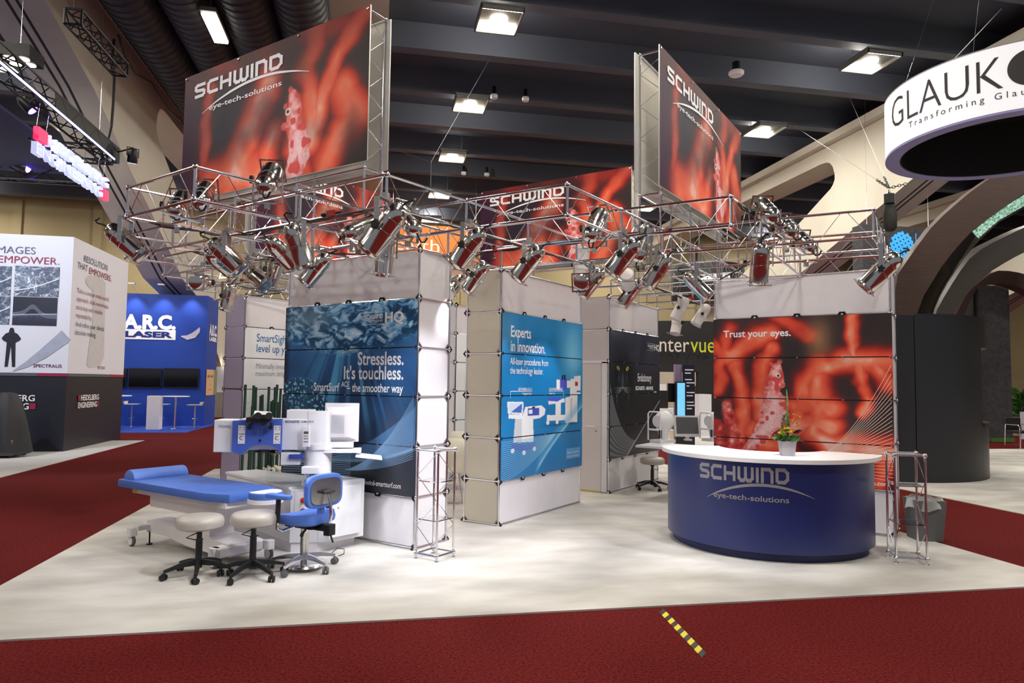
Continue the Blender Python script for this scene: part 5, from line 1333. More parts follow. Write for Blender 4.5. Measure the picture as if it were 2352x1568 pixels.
# shrouded trolley in front of it
q = on(18, 1050, 'z', 0)
dt = thing('shrouded_trolley', 'equipment trolley covered with a black cloth in front of the black tower', 'trolley', q, TH)
MB().box(-.5, .2, -.3, .4, .06, .38).build('trolley_body', mat('trolley_grey', (104, 104, 112), .5), dt, False, .01)
for x, y in ((-.45, -.25), (.15, -.25), (.15, .35), (-.45, .35)): MB().ball((x, y, .035), .035, 10, 6).build('wheel', black_pl, dt, True)
mb = MB(); nn = 28
for j, (r, z) in enumerate(((.05, 1.35), (.16, 1.33), (.26, 1.1), (.33, .8), (.4, .45), (.46, .12))):
    for i in range(nn):
        a = 2 * math.pi * i / nn; w = 1 + (.1 * j / 5) * math.sin(a * 6 + j * .4); mb.v.append((-.1 + r * w * math.cos(a) * 1.1, .05 + r * w * math.sin(a), z + (.05 * math.sin(3 * a) if j > 3 else 0)))
for j in range(5):
    for i in range(nn): mb.f.append((j * nn + i, (j + 1) * nn + i, (j + 1) * nn + (i + 1) % nn, j * nn + (i + 1) % nn))
mb.f.append(tuple(range(nn)))
mb.build('black_cloth', mat('black_cloth', (22, 22, 28), .6, var=.2), dt, True)
# ---- hanging black trusses and the illuminated sign
def boxtruss(par, p, q, s, n, mt=black_mt, r=.025):
    p, q = Vector(p), Vector(q); d = (q - p).normalized(); side = d.cross(Vector((0, 0, 1))).normalized() * s / 2; u = Vector((0, 0, s / 2))
    cor = [side + u, side - u, -side - u, -side + u]
    me = unit_tube(r, 6, mt, 'chord'); mr = unit_tube(r * .55, 5, mt, 'lattice_bar')
    for c in cor: seg('chord', me, p + c, q + c, par)
    for k in range(4):
        c0, c1 = cor[k], cor[(k + 1) % 4]
        for i in range(n):
            a, b = p.lerp(q, i / n), p.lerp(q, (i + 1) / n)
            seg('lattice_bar', mr, (a + c0) if i % 2 else (a + c1), (b + c1) if i % 2 else (b + c0), par)
    for i in (0, n):
        a = p.lerp(q, i / n)
        for k in range(4): seg('end_bar', me, a + cor[k], a + cor[(k + 1) % 4], par)
ht = hthing('lighting_truss', 'black lighting truss with a glowing edge above the illuminated sign', 'truss')
boxtruss(ht, (-6.9, 3.0, 7.1), (-6.9, 11.2, 7.1), .36, 18)
boxtruss(ht, (-16, 11.2, 7.1), (-6.9, 11.2, 7.1), .36, 18)
MB().box(-6.7, -6.68, 5.0, 10.9, 6.9, 6.935).build('led_strip', mat('blue_white_led', (150, 160, 255), .4, emit=6., var=.01), ht)
MB().box(-6.73, -6.71, 7.8, 11.3, 6.92, 7.3).build('black_skirt', black_mt, ht)
for a, b in ((-6.9, 4.), (-6.9, 10.5), (-12, 11.2)): seg('hang_wire', ROD, (a, b, 7.28), (a, b, 11.75), ht)
cn = hthing('fabric_canopy', 'dark navy fabric canopy under the black lighting truss', 'canopy')
navy = mat('navy_fabric', (18, 16, 62), .8, var=.25, vscale=.6)
MB().box(-16, -7.15, 3.2, 11.0, 6.5, 6.56).build('fabric', navy, cn)
boxtruss(cn, (-15.8, 10.8, 6.4), (-7.3, 10.8, 6.4), .3, 16)
for a, b in ((-7.3, 3.3), (-7.3, 10.8), (-15.8, 10.8)): seg('hang_wire', ROD, (a, b, 6.5), (a, b, 7.1), cn)
sg = hthing('hanging_sign', 'glowing white letter sign with red squares under the black truss', 'sign')
glow_w = mat('glow_white', (206, 214, 255), .5, emit=.6, var=.005); glow_r = mat('glow_red', (226, 44, 96), .5, emit=.9, var=.01)
S1 = lambda b, z: (-6.9, b, z)
def fit2d(sh, x0, x1, y0, y1):
    xs = [v[0] for v in sh[0]]; ys = [v[1] for v in sh[0]]
    return [(x0 + (v[0] - min(xs)) / (max(xs) - min(xs)) * (x1 - x0), y0 + (v[1] - min(ys)) / (max(ys) - min(ys)) * (y1 - y0)) for v in sh[0]], sh[1]
def solid2d(name, sh, f, t, mt, par):
    """flat shapes given thickness along hall a"""
    mb = MB(); n = len(sh[0])
    mb.v = [tuple(Vector(f(*v)) + Vector((t / 2, 0, 0))) for v in sh[0]] + [tuple(Vector(f(*v)) - Vector((t / 2, 0, 0))) for v in sh[0]]
    cnt = {}
    for g in sh[1]:
        for i in range(len(g)):
            e = (g[i], g[(i + 1) % len(g)]); cnt[e] = 1
    mb.f = [tuple(g) for g in sh[1]] + [tuple(i + n for i in g[::-1]) for g in sh[1]] + [(e[1], e[0], e[0] + n, e[1] + n) for e in cnt if (e[1], e[0]) not in cnt]
    return mb.build(name, mt, par)
solid2d('letters', fit2d(text2d('HEIDELBERG', 1, 1, .0), 7.98, 11.1, 6.235, 6.47), S1, .1, glow_w, sg)
solid2d('letters', fit2d(text2d('ENGINEERING', 1, 1, .0), 7.45, 10.75, 5.93, 6.165), S1, .1, glow_w, sg)
MB().box(-6.95, -6.85, 7.5, 7.88, 6.23, 6.47).build('red_square', glow_r, sg); MB().box(-6.95, -6.85, 10.82, 11.1, 5.93, 6.165).build('red_square', glow_r, sg)
MB().box(-7.0, -6.955, 7.45, 11.1, 6.18, 6.22).build('rail', black_mt, sg)
for b in (7.6, 8.0, 10.6, 10.95): seg('hang_wire', ROD, (-6.97, b, 6.2), (-6.9, b, 6.95), sg)
t2 = hthing('lighting_truss', 'short black truss hanging alone in front of the cream arch', 'truss')
a0 = -6.3
p0, p1 = ona(168, 38, a0), ona(277, 160, a0)
boxtruss(t2, p0, p1, .3, 9)
for p in (p0, p1): seg('hang_wire', ROD, (p[0], p[1], p[2] + .15), (p[0], p[1], 11.75), t2)
def dark_spot(label, px, py, plane, val, lens, aim, sc=1., hang=None):
    P = on(px, py, plane, val)
    t = thing('stage_light', label, 'stage light', P, 0)
    M_ = Vector(aim).to_track_quat('-Z', 'Y').to_matrix().to_4x4()
    MB().lathe([(.1 * sc, -.14 * sc), (.11 * sc, -.1 * sc), (.1 * sc, .1 * sc), (.06 * sc, .17 * sc), (.001, .18 * sc)], 16, M=M_).build('lamp_can', black_mt, t, True)
    MB().lathe([(.092 * sc, -.142 * sc), (.001, -.145 * sc)], 16, M=M_).build('lens', lens, t)
    MB().box(-.13 * sc, -.12 * sc, -.02, .02, 0, .2 * sc).box(.12 * sc, .13 * sc, -.02, .02, 0, .2 * sc).box(-.13 * sc, .13 * sc, -.02, .02, .19 * sc, .2 * sc).build('yoke', black_mt, t)
    if hang: seg('arm', unit_tube(.02, 6, black_mt, 'arm'), (0, 0, .2 * sc), hang - P, t)
    return t
blue_lens = mat('blue_lens', (90, 60, 255), .3, emit=20., var=.01); cool_lens = mat('cool_lens', (200, 220, 255), .3, emit=8., var=.01)
dark_spot('small black stage light glowing violet blue under the navy canopy', 47, 378, 'b', 10.6, blue_lens, (.6, -.6, -.3), 1.3, hp(*onb(47, 352, 10.6)[:2], 6.4))
dark_spot('black stage light on an outrigger at the end of the black truss', 305, 360, 'a', -6.4, cool_lens, (.1, .3, -1), 1.1, hp(-6.85, 11.1, 7.1))
dark_spot('dark stage light tucked under the navy canopy beside the glowing edge', 62, 240, 'a', -7.3, blue_lens, (.6, -.5, -.8), 1.1, hp(-7.0, 6.6, 6.95))
light('violet_wash', 'SPOT', on(120, 330, 'a', -6.9), 900, (.42, .25, 1.), None, aim=(.85, -.1, -.45), spot_size=math.radians(70), spot_blend=.7, shadow_soft_size=.15)
light('added_tower_fill', 'SPOT', hp(-9.4, 5.2, 6.3), 1100, (.86, .9, 1.), None, aim=hp(-9.4, 10.4, 3.4) - hp(-9.4, 5.2, 6.3), spot_size=math.radians(95), spot_blend=.8, shadow_soft_size=.2)  # added light without a lamp body, brightens the tower front
gl = thing('flood_light', 'grid of four white floodlights glowing inside a dark truss box', 'stage light', on(45, 148, 'a', -7.4), TH)
MB().box(-.3, .3, -.3, .3, .06, .3).build('housing', black_mt, gl)
for x in (-.13, .13):
    for y in (-.13, .13): MB().lathe([(.1, .05), (.001, .045)], 12, M=Matrix.Translation((x, y, 0))).build('lens', lamp_glow, gl)
seg('hanger', ROD, (0, 0, .3), (0, 0, 2.5), gl)
def loose(label, pts, r=.03):
    P = [Vector(p) for p in pts]; out = []
    for i in range(len(P) - 1):
        for k in range(6): out.append(P[i].lerp(P[i + 1], k / 6))
    return tag(MB().sweep(out + [P[-1]], r, 6).build('hanging_cable', cable_mt, None, True), label, 'cable')
A7 = lambda px, py: on(px, py, 'a', -6.75)
loose('thick black cable hanging down from the arch to the black truss', [A7(x, y) for x, y in ((262, 90), (258, 130), (263, 180), (260, 240), (256, 290), (248, 322))])
loose('black cable looped along the top of the cream arch', [A7(x, y) for x, y in ((272, 80), (285, 125), (312, 170), (348, 190), (362, 215), (385, 250), (413, 275), (432, 305))])
# ---- blue stand with bar stools
AB = 19.6
arc_blue = mat('royal_blue', (20, 62, 160), .55, var=.05, vscale=.6)
ar_ = hthing('blue_stand', 'royal blue stand wall with white block lettering and a feather', 'display stand')
MB().box(-14, -6.42, AB, 21.3, .01, 4.68).build('stand_wall', arc_blue, ar_)
FC = lambda a, z: (a, AB - .012, z)
def bx2(px0, px1, py0, py1):
    a0, _, z0 = onb(px0, py1, AB); a1, _, z1 = onb(px1, py0, AB); return a0, a1, z0, z1
put2d('lettering', fit2d(text2d('A.R.C.', 1, 1, .05), *bx2(282, 405, 724, 755)), FC, white_ink, ar_)
put2d('white_bar', rect2d(*bx2(281, 404, 758, 778)), FC, white_ink, ar_)
put2d('lettering', fit2d(text2d('LASER', 1, 1, .05), *bx2(287, 397, 762, 774)), lambda a, z: (a, AB - .016, z), mat('navy_ink', (16, 40, 120), .5), ar_)
fe = [(onb(x, y, AB)[0], onb(x, y, AB)[2]) for x, y in ((416, 772), (430, 775), (445, 770), (455, 760), (459, 752))]
put2d('feather_print', ribbon2d(fe, [.03, .16, .2, .14, .03]), FC, mat('feather_ink', (196, 190, 204), .6, var=.1, vscale=20), ar_)
FS = lambda b, z: (-6.408, b, z)
for s, y0, y1, mt_ in (('A.R.C.', 745, 770, white_ink), ('LASER', 774, 782, white_ink)):
    b0, z0 = ona(480, y1, -6.42)[1:]; b1 = ona(497, y1, -6.42)[1]; z1 = ona(488, y0, -6.42)[2]
    put2d('lettering', fit2d(text2d(s, 1, 1, .05), b0, b1, z0, z1), FS, mt_, ar_)
def img_face(u, v):
    c = np.zeros(u.shape + (3,)) + np.array((214, 176, 140.)); c = mix(c, (120, 136, 96), sstep(.6, .75, u))
    for ex in (.2, .5): c = mix(c, (50, 36, 36), np.exp(-(((u - ex) / .09) ** 2 + ((v - .74) / .04) ** 2)))
    c = mix(c, (176, 96, 84), np.exp(-(((u - .35) / .12) ** 2 + ((v - .22) / .025) ** 2))); return mix(c, (160, 120, 96), np.exp(-(((u - .38) / .06) ** 2 + ((v - .42) / .05) ** 2)) * .6)
b0, z0 = ona(471, 908, -6.42)[1:]; b1 = ona(496, 908, -6.42)[1]; z1 = ona(473, 848, -6.42)[2]
link('face_poster', print_mesh('face_poster', abs(b1 - b0), z1 - z0, 30, 40, img_face, scan_mt), ar_, (-6.40, min(b0, b1), z0), (0, 0, math.pi / 2))
for i, (px, lab) in enumerate(((312, 0), (378, 0), (442, 0))):
    a, _, z = onb(px, 672, AB)
    ls = MB().box(a - .1, a + .1, AB - .5, AB - .35, 4.95, 5.0).build('arm_light', white_pl, ar_)
    seg('bracket', ROD, (a, AB - .4, 4.96), (a, AB + .1, 4.68), ar_)
    light('wall_washer', 'SPOT', (a, AB - .42, 4.9), 90, (.9, .94, 1), ar_, aim=(0, .22, -1), spot_size=math.radians(75), spot_blend=.8, shadow_soft_size=.05)
tvm = mat('dark_screen', (16, 17, 22), .12, var=.2, vscale=3)
for px0, px1 in ((222, 294), (295, 374), (375, 459)):
    a0, a1, z0, z1 = bx2(px0, px1, 846, 890)
    t = hthing('wall_screen', 'black flat screen on the royal blue wall, ' + {222: 'cut off by the eye scan tower', 295: 'between two others', 375: 'at the feather end of the row'}[px0], 'television')
    MB().box(a0 + .01, a1 - .01, AB - .09, AB - .01, z0, z1).build('bezel', black_pl, t); MB().box(a0 + .03, a1 - .03, AB - .095, AB - .088, z0 + .03, z1 - .02).build('screen', tvm, t)
def bar_table(label, px, py):
    p = on(px, py, 'z', .01); t = thing('bar_table', label, 'table', (p.x, p.y, .01), TH)
    MB().lathe([(.001, 1.06), (.42, 1.06), (.43, 1.075), (.42, 1.09), (.001, 1.09)], 24).build('tabletop', white_lam, t, True); MB().lathe([(.03, .03), (.03, 1.06)], 12).build('column', chrome, t, True); MB().lathe([(.22, 0), (.2, .015), (.03, .04)], 20).build('base', chrome, t, True)
bar_table('round white bar table next to the black tower edge', 267, 983); bar_table('round white bar table between the white pedestal and a bar stool', 401, 984)
def bar_stool(label, px, py, rz, group='white bar stools on the blue carpet'):
    p = on(px, py, 'z', .01); t = thing('bar_stool', label, 'bar stool', (p.x, p.y, .01), TH + rz, group)
    MB().lathe([(.2, 0), (.18, .012), (.03, .03), (.028, .3), (.024, .32), (.024, .74)], 16).build('column', chrome, t, True)
    MB().lathe([(.11, .3), (.12, .31), (.11, .32)], 14).build('foot_ring', chrome, t, True)
    MB().add([(-.2, -.18, .76), (.2, -.18, .76), (.2, .18, .76), (-.2, .18, .76), (-.2, -.2, .79), (.24, -.2, .79), (.24, .2, .79), (-.2, .2, .79), (-.24, -.2, .88), (-.24, .2, .88), (-.19, -.2, .88), (-.19, .2, .88)], [(3, 2, 1, 0), (1, 2, 6, 5), (0, 1, 5, 4), (2, 3, 7, 6), (4, 5, 6, 7), (0, 4, 10, 8), (3, 9, 11, 7), (8, 10, 11, 9), (0, 8, 9, 3), (4, 7, 11, 10)]).build('seat', ivory, t)
for px, py, rz, lab in ((252, 988, 0, 'white bar stool tucked beside the black tower edge'), (301, 980, 0, 'white bar stool between the round table and the white pedestal'), (370, 980, 0, 'white bar stool half hidden behind the white pedestal'), (446, 982, math.pi, 'white bar stool at the right end of the royal blue wall')): bar_stool(lab, px, py, rz, None)
p = on(353, 986, 'z', .01); pd = thing('pedestal', 'plain white square pedestal on the bright blue carpet', 'pedestal', (p.x, p.y, .01), TH); MB().box(-.2, .2, -.15, .2, 0, 1.1).build('body', white_lam, pd, False, .01)
# white stand edge between the blue stand and the white print
t = hthing('white_partition', 'white partition with a bare lamp between the blue stand and the violet-lit panels', 'partition'); a0, _, z1 = onb(497, 842, 26); a1 = onb(530, 842, 26)[0]
MB().box(a0, a1 + 1, 26, 26.2, 0, z1).build('panel', white_lam, t); MB().ball((a0 + .45, 25.9, z1 + .12), .12, 12, 8).build('lamp', lamp_glow, t, True)
MB().box(a0, a1 + 1, 25.95, 26, 0, 1.1).build('curtain', mat('grey_curtain', (150, 144, 136), .8, var=.1, vscale=3, stretch=(6, 1, .5)), t)
# ---- hanging orange banner
ob = hthing('hanging_banner', 'orange hanging banner with white lettering far down the hall', 'banner')
a0, _, z0 = onb(900, 597, 24); a1, _, z1 = onb(1103, 524, 24)
MB().box(a0 - 1.2, a1, 24, 24.1, z0, z1).build('sheet', mat('orange_sheet', (222, 122, 38), .6, var=.03, vscale=.5), ob)
put2d('lettering', fit2d(text2d('health', 1, 1, .0), onb(880, 578, 24)[0], onb(1009, 578, 24)[0], onb(1000, 578, 24)[2], onb(1000, 551, 24)[2]), lambda a, z: (a, 23.98, z), mat('pale_orange_ink', (248, 226, 206), .5), ob)
MB().box(onb(1030, 640, 25)[0], a1 + .3, 25, 25.1, onb(1070, 668, 25)[2], z0 - .1).build('white_sheet', mat('white_sheet', (216, 210, 200), .6), ob)
for a in (a0, a1 - .2): seg('hang_wire', ROD, (a, 24.05, z1), (a, 24.05, 11.75), ob)
# ---- black sign wall with two coloured lettering
VB = 16.0
vs_ = hthing('sign_wall', 'wide black sign wall with white and yellow-green rounded lettering', 'sign')
a0, _, z0 = onb(1440, 852, VB); a1, _, z1 = onb(1760, 742, VB)
blk = mat('matt_black', (24, 23, 25), .6, var=.1)
mb = MB(); pts = [(a0 + (a1 - a0) * i / 16, z0 + (z1 - z0) * (1 - .06 * ((i - 8) / 8) ** 2)) for i in range(17)]
mb.prism([(a0, z0), (a1, z0)] + pts[::-1], 0, .3, M=Matrix.Translation((0, VB, 0)) @ RX @ Matrix.Scale(-1, 4, (0, 0, 1))); mb.build('board', blk, vs_)
for px0, px1, s, mt_ in ((1468, 1574, 'center', mat('warm_white_ink', (214, 204, 192), .5)), (1577, 1632, 'vue', mat('lime_ink', (196, 204, 48), .5))):
    put2d('lettering', fit2d(text2d(s, 1, 1, .0), onb(px0, 808, VB)[0], onb(px1, 808, VB)[0], onb(1600, 810, VB)[2], onb(1600, 810 - (24 if s == 'vue' else 27), VB)[2]), lambda a, z: (a, VB - .32, z), mt_, vs_)
for a in (a0 + .3, a1 - .3): MB().box(a - .06, a + .06, VB, VB + .12, 0, z0 + .1).build('post', blk, vs_)
MB().box(onb(1604, 900, VB)[0], a1, VB, VB + .2, .05, z0 + .02).build('black_panel', blk, vs_)
MB().box(onb(1606, 900, 14.6)[0], onb(1634, 900, 14.6)[0], 14.6, 15.2, .01, onb(1610, 905, 14.6)[2]).build('white_cabinet', white_lam, vs_)
ks = hthing('info_kiosk', 'slim kiosk with a glowing light blue screen and a dark text column', 'kiosk')
KB = 11.0
def kb(px0, px1, py0, d=.12, name='panel', mt_=blk, dz=0, b=KB, z0=.01): return MB().box(onb(px0, py0, b)[0], onb(px1, py0, b)[0], b + dz, b + dz + d, z0, onb(px0, py0, b)[2]).build(name, mt_, ks)
kb(1553, 1577, 876, .1, 'screen_frame', black_pl); kb(1555.5, 1573, 879, .004, 'screen', mat('sky_screen', (104, 176, 246), .3, emit=.9, var=.03), -.005, z0=.35)
kb(1561, 1577, 836, .1, 'purple_column', mat('mauve', (128, 112, 140), .6), .3); kb(1578, 1603, 838, .1, 'text_column', mat('midnight', (20, 24, 52), .4), .2); kb(1540, 1555, 880, .06, 'dark_screen', tvm, .15, z0=1.2)
for k in range(13):
    z = onb(1580, 850 + k * 7.5, KB)[2]; w = [20, 14, 0, 16, 22, 10, 0, 22, 18, 0, 20, 22, 16][k]
    if w: put2d('text_line', rect2d(onb(1580, 850, KB)[0], onb(1580 + w, 850, KB)[0], z, z + .03), lambda a, z: (a, KB + .19, z), white_ink, ks)
# furniture beyond the desk
ct = hthing('far_counter', 'long white counter with dark equipment beyond the round-headed camera', 'counter')
MB().box(onb(1500, 960, 13)[0], onb(1560, 960, 13)[0], 13, 13.6, .01, .95).build('counter', white_lam, ct); MB().box(onb(1512, 915, 13.2)[0], onb(1535, 915, 13.2)[0], 13.2, 13.4, .95, 1.5).build('instrument', black_pl, ct, False, .02)
MB().box(onb(1512, 880, 15)[0], onb(1530, 880, 15)[0], 15, 15.3, .01, 1.7).build('cabinet', white_lam, ct)
# ---- round black hanging sign
P = on(1625, 650, 'b', 25); rs = thing('round_hanging_sign', 'round black hanging sign with white lettering far behind the truss', 'sign', P, 0)
R_ = 1.75; MB().lathe([(R_, -.85), (R_ + .02, -.8), (R_ + .02, .75), (R_, .8)], 40).build('drum', blk, rs, True)
th0 = math.atan2(CAM.y - P.y, CAM.x - P.x)
for s, z, w, mt_ in (('MARCO', .0, 2.2, white_ink), ('vision starts here', -.5, 2.3, MT['lime_ink'])):
    sh = fit2d(text2d(s, 1, 1, .03), -w / 2, w / 2, z, z + (.42 if z == 0 else .3))
for sx, sy in ((1, 1), (-1, 1), (0, -1)): seg('hang_wire', ROD, (sx, sy, .8), (sx, sy, 11.75 - P.z), rs)
put2d('lettering', fit2d(text2d('i care', 1, 1, .03), -1.1, 1.1, -.1, .35), lambda x, z: ((R_ + .03) * math.cos(th0 + x / R_), (R_ + .03) * math.sin(th0 + x / R_), z), white_ink, rs)
# ---- big ring sign
RC = Vector((9.92, -5.35, 0)); RR, RZ0, RZ1 = 2.02, 6.025, 7.12
rg = thing('ring_sign', 'large white glowing ring sign with thin black lettering', 'sign', (RC.x, RC.y, 0))
ringw = mat('ring_white', (240, 240, 246), .5, emit=.35, var=.005)
mb = MB(); n = 96
for r, z in ((RR, RZ0 + .03), (RR, RZ1)):
    for i in range(n): mb.v.append((r * math.cos(2 * math.pi * i / n), r * math.sin(2 * math.pi * i / n), z))
mb.f = [(i, (i + 1) % n, n + (i + 1) % n, n + i) for i in range(n)]
mb.build('white_band', ringw, rg, True)
def annulus(name, r0, r1, z0, z1, mt_):
    b_ = MB(); vs = []
    for r, z in ((r0, z0), (r1, z0), (r1, z1), (r0, z1)):
        for i in range(n): vs.append((r * math.cos(2 * math.pi * i / n), r * math.sin(2 * math.pi * i / n), z))
    fs = [(k * n + i, k * n + (i + 1) % n, ((k + 1) % 4) * n + (i + 1) % n, ((k + 1) % 4) * n + i) for k in range(4) for i in range(n)]
    return b_.add(vs, fs).build(name, mt_, rg, True)
annulus('lower_rim', RR - .24, RR + .004, RZ0 - .01, RZ0 + .03, mat('lilac_lit_rim', (150, 146, 196), .6, var=.03)); annulus('inner_wall', RR - .26, RR - .24, RZ0, RZ1, blk); annulus('upper_rim', RR - .1, RR + .004, RZ1, RZ1 + .02, mat('rim_grey', (150, 148, 152), .6))  # purple light on the lower rim is put into its colour
MB().lathe([(RR - .25, RZ1 - .05), (RR - .25, RZ1 - .03)], 48).build('dark_ceiling', blk, rg)
thc = lambda px, z: min((abs(prj((RC.x + RR * math.cos(a), RC.y + RR * math.sin(a), z))[0] - px), a) for a in [math.atan2(CAM.y - RC.y, CAM.x - RC.x) - 1.6 + .002 * k for k in range(1600)] if (Vector((math.cos(a), math.sin(a), 0)).dot((CAM - RC).normalized()) > .12))[1]
tL, tK = thc(2050, 6.5), thc(2304, 6.6)
tbk = mat('ring_black_ink', (40, 38, 42), .6)
ringmap = lambda x, z: ((RR + .006) * math.cos(x), (RR + .006) * math.sin(x), z)
put2d('lettering', fit2d(text2d('GLAUK', 1, 1, -.012), tL, tK, RZ0 + .40, RZ0 + .93), ringmap, tbk, rg)
w_ = (tK - tL) / 5
dq = [(tK + w_ * (.85 + .72 * math.sin(math.pi * (k / 24 - .5))), .29 * math.cos(math.pi * (k / 24 - .5)) + 1e-4) for k in range(25)]
put2d('letter_disc', ([p for x, h in dq for p in ((x, RZ0 + .665 - h), (x, RZ0 + .665 + h))], [(2 * k, 2 * k + 2, 2 * k + 3, 2 * k + 1) for k in range(24)]), ringmap, tbk, rg); put2d('lettering', fit2d(text2d('S', 1, 1, -.012), tK + w_ * 1.8, tK + w_ * 2.6, RZ0 + .40, RZ0 + .93), ringmap, tbk, rg)
put2d('lettering', fit2d(text2d('T r a n s f o r m i n g   G l a u c o m a', 1, 1, 0), thc(2088, 6.3), tK + w_ * 1.9, RZ0 + .2, RZ0 + .34), ringmap, tbk, rg)
for k in range(4):
    a = k * math.pi / 2 + .4; seg('hang_wire', ROD, (RR * .9 * math.cos(a), RR * .9 * math.sin(a), RZ1), (.3 * math.cos(a), .3 * math.sin(a), 11.74), rg)
# ---- black curved pavilion
pv_ = hthing('curved_pavilion', 'black curved pavilion wall with a service window and silver letters', 'display stand')
pc = (9.6, 5.6); pr_ = 1.97
pavm = mat('satin_black', (30, 31, 36), .38, var=.08, vscale=1.)
def curved(a0, a1, z0, z1, name, r0=pr_ - .12, r1=pr_, nn=28, mt_=pavm):
    P = arcpts(pc[0], pc[1], r1, a0, a1, nn) + arcpts(pc[0], pc[1], r0, a1, a0, nn)
    return MB().prism(P, z0, z1).build(name, mt_, pv_, True)
curved(-160, -108, .01, 2.98, 'wall_panel'); curved(-107.6, -62, .01, 3.0, 'wall_panel'); curved(-62, -8, 2.43, 3.0, 'fascia'); curved(-62, -8, .01, 1.0, 'counter_front')
curved(-62, -8, 1.0, 1.04, 'counter_top', pr_ - .5, pr_ + .03)
MB().box(9.0, 11.4, 5.9, 6.0, .01, 2.98).build('back_wall', mat('pavilion_grey', (92, 88, 82), .6), pv_)
t0 = math.radians(-46)
put2d('lettering', fit2d(text2d('GLAUKOS', 1, 1, .0), t0, t0 + .62, 2.56, 2.86), lambda x, z: (pc[0] + (pr_ + .03) * math.cos(x), pc[1] + (pr_ + .03) * math.sin(x), z), chrome_soft, pv_)
# ---- brown arches of the same stand
brown = mat('walnut_cladding', (62, 44, 38), .5, var=.12, vscale=2, stretch=(1, 1, 12)); brown2 = mat('dark_walnut', (52, 46, 42), .5, var=.12, vscale=2, stretch=(1, 1, 12)); glossk = mat('gloss_black', (12, 12, 16), .08, var=.1)
def band(name, outer, inner, b0, b1, mt_, par):
    def rs(c, n=26):
        P = [Vector((onb(x, y, b0)[0], onb(x, y, b0)[2], 0)) for x, y in c]; L_ = [0]
        for i in range(1, len(P)): L_.append(L_[-1] + (P[i] - P[i - 1]).length)
        return [tuple(np.interp(k / n * L_[-1], L_, [p[j] for p in P]) for j in (0, 1)) for k in range(n + 1)]
    o, i_ = rs(outer), rs(inner); mb = MB(); n = len(o)
    for b in (b0, b1): mb.v += [(p[0], b, max(p[1], .012)) for p in o] + [(p[0], b, max(p[1], .012)) for p in i_]
    for k in range(n - 1):
        mb.f += [(k, k + 1, n + k + 1, n + k), (2 * n + k, 3 * n + k, 3 * n + k + 1, 2 * n + k + 1), (k, 2 * n + k, 2 * n + k + 1, k + 1), (n + k, n + k + 1, 3 * n + k + 1, 3 * n + k)]
    mb.f += [(0, n, 3 * n, 2 * n), (n - 1, 3 * n - 1, 4 * n - 1, 2 * n - 1)]
    return mb.build(name, mt_, par, True)
br = hthing('arched_canopy', 'tall dark brown arches with a green video strip under the curve', 'arch')
O1 = [(2040, 1060), (2046, 850), (2052, 720), (2058, 636), (2081, 602), (2120, 547), (2143, 517), (2169, 492), (2219, 448), (2279, 405), (2352, 365), (2440, 330), (2600, 300)]
I1 = [(2085, 1060), (2092, 850), (2107, 719), (2118, 685), (2169, 602), (2210, 554), (2237, 526), (2292, 485), (2352, 444), (2440, 405), (2600, 375)]
J1 = [(2115, 1060), (2120, 850), (2139, 719), (2164, 664), (2214, 590), (2240, 558), (2292, 510), (2352, 478), (2440, 440), (2600, 410)]
band('front_arch', O1, I1, 7.7, 7.9, brown, br)
# soffit strip between front and middle arch
sv_, n_ = MB(), 30
def rs3(c, b, n=n_):
    P = [Vector(onb(x, y, b)) for x, y in c]; L_ = [0]
    for i in range(1, len(P)): L_.append(L_[-1] + (P[i] - P[i - 1]).length)
    return [Vector([np.interp(k / n * L_[-1], L_, [p[j] for p in P]) for j in range(3)]) for k in range(n + 1)]
i3, j3 = rs3(I1, 7.9), rs3([(x + 3, y) for x, y in J1], 8.6)
def strip(name, k0, k1, mt_, f0=0., f1=1., lift=0.):
    mb = MB()
    for k in range(k0, k1 + 1):
        a, b = i3[k].lerp(j3[k], f0), i3[k].lerp(j3[k], f1); mb.v += [tuple(a + Vector((lift, 0, -lift))), tuple(b + Vector((lift, 0, -lift))), tuple(a + Vector((-.05, 0, .05))), tuple(b + Vector((-.05, 0, .05)))]
    for k in range(k1 - k0): q = 4 * k; mb.f += [(q, q + 4, q + 5, q + 1), (q + 2, q + 3, q + 7, q + 6), (q, q + 2, q + 6, q + 4), (q + 1, q + 5, q + 7, q + 3)]
    return mb.build(name, mt_, br, True)
strip('soffit', 0, n_, glossk)
led = mat('green_video', (40, 110, 60), .3, emit=.8, vscale=9, col2=(190, 226, 214), detail=5, stretch=(1, 1, 2.5))
kk = [k for k in range(n_ + 1) if i3[k].z > ona(2232, 532, i3[0].x)[2] * 0 + onb(2232, 535, 7.9)[2]]
strip('video_strip', kk[0], n_, led, .06, .72, .02)
O2 = [(2119, 1060), (2126, 850), (2148, 719), (2175, 670), (2220, 600), (2245, 578), (2270, 562), (2352, 522), (2440, 490), (2600, 470)]
I2 = [(2150, 1060), (2160, 850), (2189, 719), (2233, 659), (2283, 618), (2322, 595), (2352, 579), (2440, 555), (2600, 540)]
band('middle_arch', O2, I2, 8.6, 9.1, brown2, br)
O3 = [(2196, 719), (2225, 668), (2283, 621), (2320, 622), (2352, 628), (2440, 660), (2500, 720)]
I3 = [(2215, 719), (2244, 660), (2292, 649), (2320, 652), (2352, 664), (2430, 700), (2470, 740)]
b3_ = hthing('rear_arch', 'low brown arch standing behind the tall dark brown arches', 'arch'); band('arch_band', [(2180, 1000)] + O3, [(2200, 1000)] + I3, 11.0, 11.4, brown, b3_)
